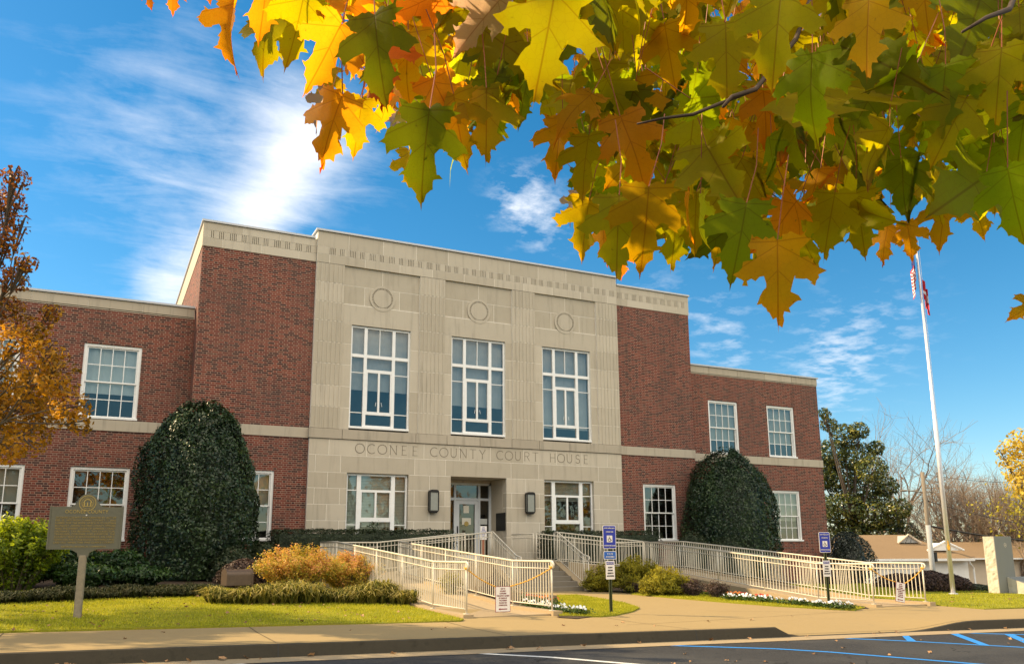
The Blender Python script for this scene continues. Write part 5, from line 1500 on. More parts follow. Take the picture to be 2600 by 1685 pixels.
pansies([(1602, 1382), (1660, 1384), (1730, 1392), (1800, 1399)], 20, ['petal_red', 'petal_orange', 'petal_red'], 'red or orange pansy plant in the back row below the right ramp', 'red and orange pansies along the right ramp', .35)
pansies([(1235, 1412), (1300, 1424), (1372, 1432)], 22, ['petal_white'], 'white pansy plant at the foot of the left ramp inner rail', 'white pansies by the left ramp', .45)
pansies([(1225, 1396), (1262, 1402), (1296, 1408)], 9, ['petal_red', 'petal_orange'], 'red or orange pansy plant behind the left ramp inner rail', 'red and orange pansies by the left ramp', .3)
for L in PAN.values():
    for r in L:
        for c in list(r.children): bpy.data.objects.remove(c)
        bpy.data.objects.remove(r)

# fallen leaves ------------------------------------------------------------
def fallen():
    protos = []
    for k in range(3):
        m = MB(); n = 9; vs = [(0, 0, .012)]
        for j in range(n):
            t = 2 * math.pi * j / n; r = .055 * (1 if j % 2 else .55) * (.8 + .4 * random.random()); vs.append((math.cos(t) * r, math.sin(t) * r, .004 + .03 * random.random()))
        m.add(vs, [(0, 1 + j, 1 + (j + 1) % n) for j in range(n)]); me = m.mesh('fallen_leaf'); me.materials.append(MT['drybrown' if k < 2 else 'drybrown2']); protos.append(me)
    def drop(p, label, group, s=1.0):
        o = bpy.data.objects.new('fallen_leaf', protos[rng.integers(3)]); COL.objects.link(o)
        o.location = p; o.rotation_euler = (rng.normal() * .25, rng.normal() * .25, rng.random() * 6.28); k = s * (.7 + .7 * rng.random()); o.scale = (k, k, k)
        setp(o, label, 'fallen leaf', group)
    for i in range(34):
        x = rng.uniform(1500, 2420); y = rng.uniform(1470, 1560)
        p = pr_(x, y, .003)
        if p[1] < curbY(p[0]) - .5: drop(p, 'dry brown leaf lying on the dark asphalt', 'fallen leaves on the asphalt', .62)
    for i in range(34):
        x = rng.uniform(-14, 4); c = np.array([x, curbY(x) - .05 - .3 * rng.random() ** 2]); drop((c[0], c[1], float(zr(x)) + .02), 'dry leaf caught in the gutter along the kerb', 'fallen leaves in the gutter', .8)
    for i in range(12):
        x = rng.uniform(-13, 3); y = curbY(x) + rng.uniform(.3, 2.3); drop((x, y, float(z_walk(np.array([x]), np.array([y]))[0]) + .003), 'dry brown leaf lying on the sidewalk', 'fallen leaves on the sidewalk', .65)
    for i in range(200):
        x = rng.uniform(-17, -6.6); y = rng.uniform(-13.8, -8.2); drop((x, y, float(zg(x, y)) + .045), 'small brown leaf lying on the left lawn', 'fallen leaves on the left lawn', .6)
    for i in range(14):
        x = rng.uniform(6.5, 13); y = rng.uniform(-13, -9.5); drop((x, y, float(zg(x, y)) + .045), 'small brown leaf lying on the right lawn', 'fallen leaves on the right lawn', .8)
fallen()

# ------------------------------------------------------------------ trees
def clump_cards(C, n, L, asp=.6, hollow=.35, sq=.85):
    """C: list of (x,y,z,r). leaves spread through uneven clumps"""
    C = np.array(C); w = C[:, 3] ** 2.2; k = rng.choice(len(C), n, p=w / w.sum())
    d = sph(n); r = C[k, 3] * (hollow + (1 - hollow) * rng.random(n) ** .5)
    P = C[k, :3] + d * r[:, None] * np.array([1, 1, sq])
    keep = lump(P, 1.1, 1.0, 17) + .9 * lump(P, 3.1, 1.0, 4) > -.42 - .25 * rng.random(n)
    P = P[keep]; d = d[keep]
    return cards(P, d + np.array([0, 0, .3]), L, asp, jit=1.1), P
def branch(m, p, d, L, r, depth, tips, up=.15, spread=.55, n=5, minr=.006, kids=3):
    N = 4; pts = [p]; q = p.copy(); dd = d.copy()
    for i in range(N):
        dd = dd + rng.normal(size=3) * .10 + np.array([0, 0, up * .12]); dd /= np.linalg.norm(dd); q = q + dd * L / N; pts.append(q.copy())
    m.tube(pts, list(np.linspace(r, r * .62, N + 1)), n, cap=False)
    if depth == 0 or r < minr: tips.append(q); return
    for k in range(kids):
        t = 1.0 if k == 0 else .45 + .5 * rng.random(); base = pts[min(N, int(t * N))]
        e = dd + rng.normal(size=3) * spread; e[2] += up * .5; e /= np.linalg.norm(e)
        branch(m, base, e, L * (.72 + .15 * rng.random()), r * (.64 if k == 0 else .5), depth - 1, tips, up, spread, max(3, n - 1), minr, kids)
def bare_tree(label, base, h, depth=5, mat='bark_pale', group=None, lean=0.0, stems=1, r0=.16, spread=.5, name='bare_tree', leaf=None, nleaf=0, lsize=.1):
    root = thing(name, label, 'tree', base, group=group); base = np.array([0., 0., 0.])
    t = MB(); tips = []; b = MB()
    for s in range(stems):
        d = np.array([lean + rng.normal() * (.25 if stems > 1 else .03), rng.normal() * (.25 if stems > 1 else .03), 1.]); d /= np.linalg.norm(d)
        top = base + d * h * .34; t.tube([base, base + d * h * .17 + rng.normal(size=3) * .05, top], [r0, r0 * .86, r0 * .72], 7)
        for k in range(4):
            e = d + rng.normal(size=3) * spread * 1.1; e[2] = abs(e[2]) + .2; e /= np.linalg.norm(e)
            branch(b, top if k < 2 else base + d * h * (.22 + .1 * rng.random()), e, h * .27, r0 * .62, depth, tips, .22, spread, 5, .004)
    t.build('trunk', MT[mat], root, local=True, smooth=True); b.build('branches', MT[mat], root, local=True)
    if leaf:
        T_ = np.array(tips); k = rng.integers(len(T_), size=nleaf); P = T_[k] + rng.normal(size=(nleaf, 3)) * .35
        link('crown', np_mesh('crown', cards(P, sph(nleaf), lsize, .6, jit=1.2), 4), MT[leaf], root, local=True)
    return root
def leafy_tree(name, label, base, clumps, n, L, mat, trunk_r=.2, limbs=True, group=None, mats=None, asp=.6, barkmat='bark', hollow=.35):
    """clumps in world coordinates"""
    root = thing(name, label, 'tree', base, group=group); B = np.array(base, float)
    C = np.array(clumps, float); c0 = C[:, :3].mean(0); zlo = C[:, 2].min()
    t = MB(); fork = np.array([B[0] * .8 + c0[0] * .2, B[1] * .8 + c0[1] * .2, max(B[2] + 1.2, min(zlo, B[2] + (c0[2] - B[2]) * .5))]) - B
    t.tube([(0, 0, -.2), fork * .5 + np.array([.06, .04, 0]), fork, (c0 - B) * .9], [trunk_r * 1.15, trunk_r * .92, trunk_r * .8, trunk_r * .3], 9)
    t.build('trunk', MT[barkmat], root, local=True, smooth=True)
    if limbs:
        b = MB()
        for c in C:
            e = c[:3] - B; s = fork + (np.array(c0 - B) * .9 - fork) * rng.random() * .7; mid = (s + e) / 2 + rng.normal(size=3) * .15 + np.array([0, 0, .1])
            b.tube([s, mid, e], [trunk_r * .32, trunk_r * .2, trunk_r * .07], 6)
            for k in range(7):
                q = e + sph(1)[0] * c[3] * .9; b.tube([mid * .3 + e * .7, (e + q) / 2 + rng.normal(size=3) * .05, q], [trunk_r * .1, .016, .006], 4)
        b.build('limbs', MT[barkmat], root, local=True)
    V, P = clump_cards(C, n, L, asp, hollow)
    V = V - B
    me = np_mesh('crown', V, 4); me.materials.append(MT[mat])
    if mats:
        me.materials.append(MT[mats]); zc = V[:, 0, 2]; f = (zc + rng.normal(size=len(zc)) * .6 > np.percentile(zc, 62)).astype(np.int32); me.polygons.foreach_set('material_index', f)
    link('crown', me, None, root, local=True)
    return root
# autumn oak whose crown enters at the left edge
def left_oak():
    w = 13.6; C = []
    for x, y, r in [(35, 415, 30), (28, 470, 34), (48, 520, 26), (10, 560, 36), (62, 610, 24), (30, 650, 34), (-40, 480, 70), (-70, 600, 80), (10, 720, 42), (120, 728, 24), (75, 770, 40), (30, 800, 50), (110, 830, 40),
                    (135, 880, 44), (80, 900, 52), (165, 940, 40), (110, 965, 46), (185, 985, 26), (40, 960, 60), (60, 1020, 50), (15, 1045, 38), (-20, 900, 90), (-60, 1000, 80), (-140, 760, 110), (-160, 920, 110), (-150, 560, 95), (-230, 680, 120), (-260, 850, 120), (-120, 420, 60)]:
        p = pw(x, y, w + rng.normal() * .5 + (0 if x > -30 else 1.0)); C.append((p[0], p[1], p[2], r * KP / F_PX * w * 1.12))
    b = pw(-190, 1400, w + .8); 
    leafy_tree('oak_tree', 'autumn oak with golden and reddish leaves at the left edge of the photo', (b[0], b[1], float(zg(b[0], b[1]))), C, 23000, .088, 'oak', .075, True, mats='oakred', asp=.5)
left_oak()
# street tree left of the frame: its shade lies dappled on the sidewalk and the asphalt
def street_trees():
    for k, (x, y, cz, r) in enumerate([(-19.8, -8.0, 8.4, 3.3), (-18.9, -12.6, 8.6, 3.1)]):
        C = []
        for i in range(17):
            q = sph(1)[0] * r * rng.random() ** .4; C.append((x + q[0] * .8, y + q[1] * .95, cz + q[2] * .62, .6 + .4 * rng.random()))
        leafy_tree('street_tree', ('tree on the lawn edge beyond the left edge, dappling the sidewalk' if k == 0 else 'kerbside tree beyond the left edge, shading the asphalt'), (x, y, float(zg(x, y))), C, 6500, .16, 'oak', .16, True, group='street trees left of the view')
street_trees()
def back_trees():
    for k, (x, y, r) in enumerate([(-24, -52, 5.5), (-9, -58, 6), (6, -55, 5), (20, -60, 6.5), (34, -52, 5.5)]):
        C = []
        for i in range(16):
            q = sph(1)[0] * r * .8 * rng.random() ** .4; C.append((x + q[0] * 1.2, y + q[1], 8.0 + q[2] * 1.05, r * .42))
        leafy_tree('maple_tree', ['golden tree across the road, mirrored in the far left windows', 'orange tree across the road, mirrored in the left wing windows', 'orange-red tree across the road, mirrored in the door', 'golden tree across the road, mirrored in the right ground-floor windows', 'orange tree across the road at the far right, mirrored in the wing'][k],
                   (x, y, float(zr(x)) - .1), C, 4200, .6, 'oak' if k % 2 else 'spirea', .25, True, group='trees across the road')
back_trees()
# the trees beyond the courthouse
def gz(p): return float(zg(p[0], p[1]))
def at_w(x, w): p = pw(x, 1390, w); p[2] = gz(p); return p
def magnolia():
    w = 69; C = []
    for x, y, r in [(1925, 985, 22), (1960, 1010, 34), (1995, 1000, 26), (2035, 1040, 22), (2060, 1130, 30), (2090, 1180, 30), (1930, 1050, 40), (1990, 1060, 44), (2025, 1090, 38), (1950, 1110, 48), (2010, 1130, 40), (2045, 1160, 28), (1960, 1180, 50), (2020, 1195, 48), (2070, 1205, 34), (2100, 1235, 34), (2125, 1250, 22), (1980, 1240, 44), (2040, 1250, 46), (1930, 1230, 40), (1900, 1100, 50), (1890, 1180, 50), (1915, 960, 16)]:
        p = pw(x, y, w + rng.normal() * 1.0); C.append((p[0], p[1], p[2], r * KP / F_PX * w * .95))
    b = at_w(1985, w); leafy_tree('magnolia_tree', 'dense dark evergreen magnolia behind the right end of the courthouse', b, C, 19000, .30, 'magnolia', .35, True, asp=.45, hollow=.5)
magnolia()
for k, (x, w, h, dp, lean, lab) in enumerate([(2098, 82, 15.5, 5, .02, 'tall bare tree just right of the magnolia'), (2168, 88, 13.5, 5, .1, 'bare tree leaning behind the utility pole'), (2218, 72, 10.5, 5, -.02, 'bare round-headed tree right behind the flagpole'), (2282, 66, 9.2, 5, .0, 'bare many-stemmed tree between the flagpole and the granite monument'), (2328, 64, 9.0, 5, .03, 'fine-twigged bare tree above the granite monument'), (2052, 90, 14, 5, 0, 'bare tree half hidden behind the magnolia')]):
    bare_tree(lab, at_w(x, w), h, dp, stems=4 if k in (3, 4) else 1, r0=.13 if k in (3, 4) else .24, lean=lean, group='bare trees beyond the lawn', spread=.38 if k in (3, 4) else .55)
bare_tree('thin tree with yellow leaves at the right edge, behind the monument', at_w(2376, 58), 9.0, 4, 'bark_pale', name='yellow_tree', leaf='far_yellow', nleaf=1100, lsize=.22, r0=.12)
def gold():
    w = 52; C = []
    for x, y, r in [(2350, 1045, 34), (2385, 1030, 45), (2340, 1075, 22), (2370, 1090, 40), (2400, 1120, 60), (2430, 1050, 60), (2375, 1130, 22), (2325, 1050, 16)]:
        p = pw(x, y, w + rng.normal()); C.append((p[0], p[1], p[2], r * KP / F_PX * w))
    leafy_tree('golden_tree', 'bright orange-gold tree cut off by the right edge of the photo', at_w(2440, w), C, 2600, .24, 'far_gold', .16)
gold()
def far_mass():
    for k, (x, w, r, n, lab) in enumerate([(2190, 78, 2.4, 900, 'green bush behind the white gable'), (2245, 80, 3.0, 1500, 'olive thicket behind the brown roof, left of the monument'), (2300, 84, 3.2, 1500, 'olive thicket behind the granite monument'), (2355, 78, 3.4, 1500, 'green thicket at the right edge behind the brown roof'), (2150, 92, 3.2, 1300, 'thicket at the foot of the utility pole'), (2420, 80, 4, 1500, 'thicket beyond the right edge')]):
        p = at_w(x, w); C = []
        for i in range(9): C.append((p[0] + rng.normal() * r * .5, p[1] + rng.normal() * r * .5, p[2] + r * .6 + abs(rng.normal()) * r * .45 + 1.1, r * .48))
        leafy_tree('thicket', lab, p, C, n * 2, .32, 'far_green', .12, True, group='thickets beyond the house', barkmat='bark_pale')
far_mass()
egg('purple_shrub', 'purplish dark shrub row end behind the right ramp rail', 2122, 2186, 1326, -8.2, 3600, .07, 'maroon', ry=.8, amp=.15)
egg('purple_shrub', 'purplish dark shrub left of the flagpole foot', 2170, 2226, 1334, -7.9, 3200, .07, 'maroon', ry=.8, amp=.15)
egg('low_shrub', 'low green shrub at the foot of the flagpole', 2196, 2282, 1356, -7.8, 3400, .07, 'hedge', ry=.7, amp=.2)
egg('low_shrub', 'dim shrub beyond the right ramp near its top', 1890, 1960, 1325, -3.0, 3000, .07, 'maroon', ry=.7, amp=.15)
egg('low_shrub', 'dim shrub behind the lower end of the right ramp', 2040, 2124, 1332, -6.0, 3400, .07, 'maroon', ry=.8, amp=.15)

# ------------------------------------------------------------------ house, poles, flag, monument
def far_house():
    w0 = 57.0; o = pw(2140, 1390, w0); zgd = gz(o) - .2
    root = thing('white_house', 'low white house with a brown hipped roof and white gable beyond the lawn', 'house', (o[0], o[1], zgd), math.atan2(_r[1], _r[0]))
    k = KP / F_PX * w0
    X = lambda x, d=0.0: ((x - 1189.5) * (w0 + d) - (2140 - 1189.5) * w0) * KP / F_PX
    def Z(x, y, w=w0): return pw(x, y, w)[2] - zgd
    ze = Z(2140, 1298); zr1 = Z(2115, 1241, w0 + 4.5); zr2 = Z(2300, 1258, w0 + 5)
    b = MB(); b.box(X(1960), X(2264), .35, 9, 0, ze - .12); b.build('wall', MT['housewhite'], root, local=True)
    b = MB(); b.box(X(2266.5), X(2520), .9, 9, 0, ze - .1); b.build('wall', MT['housecream'], root, local=True)
    r = MB()
    xa, xb, ya, yb = X(1935), X(2267), -.25, 9.4; ym = 4.5
    x0, x1 = X(1960, 4.5), X(2112, 4.5)
    P = [(xa, ya, ze), (xb, ya, ze), (xb, yb, ze), (xa, yb, ze), (x0, ym, zr1), (x1, ym, zr1)]
    r.add(P, [(0, 1, 5, 4), (1, 2, 5), (2, 3, 4, 5), (3, 0, 4), (3, 2, 1, 0)])
    r.add([(X(2200), .4, ze + .008), (X(2530), .4, ze + .008), (X(2530), 9.2, ze + .008), (X(2200), 9.2, ze + .008), (X(2200, 5), 5, zr2), (X(2530, 5), 5, zr2)], [(0, 1, 5, 4), (2, 3, 4, 5), (1, 2, 5), (3, 0, 4)])
    rf = r.build('roof', MT['shingle'], root, local=True)
    g1 = MB(); za, zb = Z(2116, 1243, w0 + 3), Z(2092, 1260, w0 + 3)
    g1.yprism([(X(2093, 3), zb), (X(2141, 3), zb), (X(2116, 3), za)], 2.6, 4.5); g1.build('gable_vent', MT['vent'], rf)
    gt = MB()
    for a, c in (((X(2090, 3), zb - .03), (X(2116, 3), za + .07)), ((X(2116, 3), za + .07), (X(2144, 3), zb - .03))): gt.tube([(a[0], 2.5, a[1]), (c[0], 2.5, c[1])], .07, 5)
    gt.build('gable_trim', MT['housecream'], rf)
    g2 = MB(); za, zb = Z(2204, 1260, w0 + 1.2), Z(2164, 1278, w0 + 1.2)
    g2.yprism([(X(2167, 1.2), zb), (X(2241, 1.2), zb), (X(2204, 1.2), za)], 1.0, 4.4); g2.build('gable', MT['housewhite'], rf)
    gt = MB()
    for a, c in (((X(2161, 1.2), zb), (X(2204, 1.2), za + .1)), ((X(2204, 1.2), za + .1), (X(2247, 1.2), zb))): gt.tube([(a[0], .95, a[1]), (c[0], .95, c[1])], .075, 5)
    gt.build('gable_trim', MT['housewhite'], rf)
    gu = MB(); gu.box(xa, xb + .05, -.38, -.24, ze - .13, ze + .03); gu.box(X(2267), X(2530), .28, .39, ze - .06, ze + .04)
    gu.build('gutter', MT['housewhite'], root, local=True)
    for x in (2072, 2256):
        d = MB(); d.tube([(X(x), -.3, ze - .1), (X(x) + .1, -.2, ze - .3), (X(x) + .55, .26, ze - .62), (X(x) + .6, .28, 0.0)], .06, 6); d.build('downspout', MT['housewhite'], root, local=True)
    sh = MB(); sh.box(xa + .3, xb - .2, -.2, .34, ze - .16, ze - .125); sh.build('soffit', MT['housecream'], root, local=True)
    for x0, x1, y0, y1 in ((2095, 2128, 1335, 1370), (2214, 2232, 1330, 1362)):
        wv = MB(); z1, z0 = Z(x0, y0), Z(x0, y1); wv.box(X(x0), X(x1), .31, .36, z0, z1); f = wv.build('window', MT['housewhite'], root, local=True)
        q = MB(); q.box(X(x0) + .06, X(x1) - .06, .29, .312, z0 + .06, z1 - .06); q.build('pane', MT['vent'], f)
far_house()
def utility_pole():
    w = 50; top = pw(2143, 1096, w); b = top.copy(); b[2] = gz(top)
    root = thing('utility_pole', 'weathered wooden utility pole with crossarms left of the flagpole', 'pole', b); h = top[2] - b[2]
    m = MB(); m.tube([(0, 0, -.3), (0, 0, h * .55), (0, 0, h)], [.16, .14, .11], 9); m.build('pole', MT['pole'], root, local=True, smooth=True)
    s = MB(); s.tube([(0, -.01, 0), (0, -.01, h * .60)], [.165, .148], 10); s.build('pale_sheath', MT['vent'], root, local=True, smooth=True)
    for z, L, d in ((h - .35, .75, (.9, .4)), (h - 1.2, 1.3, (-.8, .55)), (h - 1.25, 1.2, (.95, .3))):
        c = MB(); d = np.array(d); c.tube([(0, 0, z), (d[0] * L * .85, d[1] * L * .85, z + .12)], .035, 5)
        c.tube([(d[0] * L * .8, d[1] * L * .8, z + .1), (d[0] * L * 1.05, d[1] * L * 1.05, z + .1)], .055, 6); c.build('crossarm', MT['pole'], root, local=True)
    tf = MB(); tf.tube([(.28, -.05, h * .40), (.28, -.05, h * .33)], .12, 8); tf.build('splice_box', MT['black'], root, local=True)
    B = np.array(b); W0 = np.array([b[0] + .1, b[1], 0])
    def on_pole(y): q = W0.copy(); q[2] = pw(2158, y, w)[2]; return q
    def wire(lab, p, q, sag, r=.018):
        p = np.array(p); q = np.array(q); L = [p + (q - p) * t - np.array([0, 0, sag * 4 * t * (1 - t)]) for t in np.linspace(0, 1, 16)]
        wr = MB(); wr.tube(L, r, 4); o = wr.build('power_line', MT['wire']); setp(o, lab, 'wire', 'power lines by the utility pole')
    wire('thick black cable from the utility pole to the right edge', on_pole(1221), pw(2420, 1258, 50), .12, .05)
    wire('thin wire sloping from the upper utility pole to the right edge', on_pole(1163), pw(2460, 1232, 48), .15)
    wire('uppermost thin wire from the pole top to the right', B + np.array([.5, .2, h - .1]), pw(2460, 1120, 44), .2, .012)
    wire('left one of the two slanting guy wires of the utility pole', B + np.array([-.1, 0, h * .80]), pw(2103, 1262, 50), 0, .014)
    wire('right one of the two slanting guy wires of the utility pole', B + np.array([-.1, 0, h * .82]), pw(2114, 1262, 50), 0, .014)
utility_pole()
FB = pg(2215, 1381)
def flag_cloth(name, label, z1, fly, hoist, stripes, root_xy, ang, canton):
    """limp flag hanging in folds beside the pole"""
    root = thing(name, label, 'flag', (root_xy[0], root_xy[1], z1 - hoist))
    nu, nv = 34, 26
    def P(u, v):
        # u along the fly, v down the hoist; the fly end sinks and gathers into folds
        x = .05 + .30 * u * fly / 1.5 * (1 - .35 * u); y = .10 * math.sin(u * 15 + v * 1.2) * min(1, u * 3)
        z = hoist * (1 - v) - u * fly * .62 + .03 * math.sin(u * 9)
        return (x * math.cos(ang) - y * math.sin(ang), x * math.sin(ang) + y * math.cos(ang), z)
    sets = {}
    for i in range(nu):
        for j in range(nv):
            u0, u1, v0, v1 = i / nu, (i + 1) / nu, j / nv, (j + 1) / nv
            key = canton if (u0 < .42 and v0 < .53) else stripes(j / nv)
            sets.setdefault(key, MB()).quad(P(u0, v0), P(u0, v1), P(u1, v1), P(u1, v0))
    nm = {'red': 'red_stripes', 'flagwhite': 'white_stripes', 'navy': 'blue_canton'}
    for k, m in sets.items(): m.build(nm[k], MT[k], root, local=True, smooth=True)
def flagpole():
    root = thing('flagpole', 'tall slender pale metal flagpole on the right lawn', 'flagpole', FB)
    H = 11.6
    m = MB(); m.tube([(0, 0, 0), (0, 0, H * .46), (0, 0, H * .461), (0, 0, H)], [.068, .062, .054, .034], 12); m.build('pole', MT['steel'], root, local=True, smooth=True)
    c = MB(); c.tube([(0, 0, 0), (0, 0, .05), (0, 0, .06)], [.14, .13, .07], 14); c.build('base_collar', MT['steel'], root, local=True)
    h = MB(); h.tube([(.075, -.02, 1.25), (.085, -.03, H - .2)], .006, 5); h.build('halyard', MT['flagwhite'], root, local=True)
    k = MB(); k.tube([(-.08, -.07, 1.35), (-.085, -.07, 1.62)], .012, 6); k.tube([(-.085 + .05 * math.cos(a), -.075, 1.42 + .09 * math.sin(a)) for a in np.linspace(0, 6.28, 14)], .012, 5); k.build('cleat', MT['rope'], root, local=True)
    b = MB(); b.tube([(0, 0, H + .1 + .1 * math.cos(a)) for a in np.linspace(math.pi, 0, 9)], [max(.004, .1 * math.sin(a)) for a in np.linspace(math.pi, 0, 9)], 12); b.build('ball', MT['gold'], root, local=True, smooth=True)
    lean = FB
    zb = lambda y: pw(2140, y, float((np.array(FB) - CAM) @ FW))[2]
    zlow = zb(708); ztop = zb(622)
    flag_cloth('state_flag', 'limp red and white striped state flag below the maple leaves', ztop + .35, 1.0, .72, lambda v: 'red' if (v < .34 or v > .67) else 'flagwhite', (FB[0], FB[1] - .02), -.5, 'red')
    flag_cloth('national_flag', 'limp striped national flag at the pole top, mostly hidden by maple leaves', zb(560) + .3, 1.15, .8, lambda v: 'red' if int(v * 13) % 2 == 0 else 'flagwhite', (FB[0] - .04, FB[1] + .03), math.pi - .45, 'navy')
flagpole()
def monument():
    c = pg(2330, 1378.5); z0 = gz(c) - .05
    root = thing('granite_monument', 'upright grey granite monument slab with a rough lit side at the right edge', 'monument', (c[0], c[1], z0))
    w = float((c - CAM) @ FW); H = pw(2320, 1245, w)[2] - z0
    m = MB(); hw = .44
    m.bbox(-hw + .02, hw, -.20, .16, 0, H, .008, .5); s = m.build('slab', MT['granite'], root, local=True)
    r = MB(); nz_, ny = 26, 6
    def q(i, j): 
        z = H * i / nz_; y = -.20 + .36 * j / ny; e = .03 * mnoise.noise(Vector((z * 5, y * 7, 1))) + .015 * mnoise.noise(Vector((z * 17, y * 19, 4)))
        return (-hw - .005 + (e if 0 < j < ny else -.0) , y, z)
    for i in range(nz_):
        for j in range(ny): r.quad(q(i, j + 1), q(i, j), q(i + 1, j), q(i + 1, j + 1), random.random())
    r.quad(q(nz_, 0), (-hw + .025, -.2, H - .001), (-hw + .025, .16, H - .001), q(nz_, ny), .5)
    r.quad(q(0, 0), (-hw + .025, -.202, 0), (-hw + .025, -.202, H), (-hw - .005, -.2, H), .5)
    r.build('rough_side', MT['granite_rough'], s)
    e = MB(); e.disc(.1, H - .27, .055, .068, -.2025, -.195, 20); e.disc(.1, H - .27, .001, .03, -.2025, -.195, 5); e.build('emblem', MT['granite_rough'], s)
    b = MB()
    b.add([(.0, -1.25, 0), (1.7, -1.25, 0), (1.7, -.21, 0), (.0, -.21, 0), (.0, -1.25, .22), (1.7, -1.25, .22), (1.7, -.21, .58), (.0, -.21, .58)], [(3, 2, 1, 0), (4, 5, 6, 7), (0, 1, 5, 4), (1, 2, 6, 5), (2, 3, 7, 6)], .4)
    o = b.build('sloped_base', MT['granite'], root, local=True)
    e2 = MB(); N = 8
    def q2(i, j):
        y = -1.25 + 1.04 * i / N; zt = .22 + .36 * i / N; z = zt * j / 4; return ((.02 * mnoise.noise(Vector((y * 6, z * 9, 2))) if 0 < j < 4 else 0) - .004, y, z)
    for i in range(N):
        for j in range(4): e2.quad(q2(i + 1, j), q2(i, j), q2(i, j + 1), q2(i + 1, j + 1), random.random())
    e2.build('rough_end', MT['granite_rough'], o)
    p = MB(); p.bbox(-1.2, 2.0, -1.5, .5, -.12, .03, .01, .6); p.build('plinth', MT['granite'], root, local=True)
monument()

# ------------------------------------------------------------------ the maple overhead
def leaf_outline():
    half = [(0.74 * px_, py_) for px_, py_ in [(0.0, 0.0), (.09, -.055), (.20, -.07), (.335, -.045), (.43, -.10), (.415, -.01), (.50, .035), (.36, .115), (.30, .165), (.43, .215), (.535, .235), (.60, .33), (.70, .41), (.60, .445), (.565, .545), (.47, .50), (.36, .46), (.225, .43),
            (.215, .56), (.245, .665), (.325, .735), (.225, .765), (.175, .86), (.085, .915), (.03, 1.02), (0.0, 1.10)]]
    return half
def leaf_mesh(name, seed, fold, droop, curl, asym):
    r = random.Random(seed); H = leaf_outline(); bm = bmesh.new()
    H2 = [H[0]]
    for p_, q_ in zip(H[:-1], H[1:]):
        mx_, my_ = (p_[0] + q_[0]) / 2, (p_[1] + q_[1]) / 2; k_ = .055 if math.hypot(q_[0] - p_[0], q_[1] - p_[1]) > .07 else .0
        H2 += [(mx_ * (1 - k_), my_ + (.38 - my_) * k_), q_]
    H = H2
    def side(s):
        L = []
        for i, (x, y) in enumerate(H):
            j = .026 * (0 < i < len(H) - 1)
            L.append((s * (x * (1 + asym * s) + r.uniform(-j, j)), y + r.uniform(-j, j)))
        return L
    Rr, Ll = side(1), side(-1)
    Rr[0] = Ll[0] = (0, 0); Rr[-1] = Ll[-1] = (0, 1.1)
    mids = [(0, y) for y in (.14, .28, .42, .56, .72, .90)]
    for S in (Rr, Ll):
        vs = [bm.verts.new((p[0], p[1], 0)) for p in S + mids[::-1]]
        bm.faces.new(vs)
    bmesh.ops.remove_doubles(bm, verts=bm.verts[:], dist=1e-5)
    bmesh.ops.triangulate(bm, faces=bm.faces[:], quad_method='BEAUTY', ngon_method='BEAUTY')
    long = [e for e in bm.edges if e.calc_length() > .22]
    bmesh.ops.subdivide_edges(bm, edges=long, cuts=1, use_grid_fill=False)
    bmesh.ops.triangulate(bm, faces=bm.faces[:])
    lay = bm.verts.layers.float_vector.new('luv')
    ph = r.uniform(0, 6)
    for v in bm.verts:
        x, y = v.co.x, v.co.y; v[lay] = (x, y, 0)
        rr = math.hypot(x, y - .25)
        fold_, droop_, curl_ = fold * 1.5, droop * 1.25, curl * 1.3
        z = fold_ * abs(x) - droop_ * max(0, y - .3) ** 2 * .9 - curl_ * max(0, abs(x) - .2) ** 2 * 1.6 + .035 * math.sin(6 * x + ph) * math.cos(5 * y + ph * 2) + .06 * math.sin(3.1 * math.atan2(x, y - .2) + ph) * rr
        v.co.z = z
    bm.normal_update()
    for f in bm.faces:
        if f.normal.z < 0: f.normal_flip()
        f.smooth = True
    me = bpy.data.meshes.new(name); bm.to_mesh(me); bm.free()
    return me
LEAFS = [leaf_mesh('maple_leaf', i, *p) for i, p in enumerate([(.10, .25, .2, .05), (-.12, .5, .35, -.06), (.28, .15, -.2, .03), (.05, .8, .7, -.04), (-.25, .3, .3, .08), (.45, .5, .2, 0), (.02, .1, .05, -.03), (-.05, -.3, .6, .05)])]
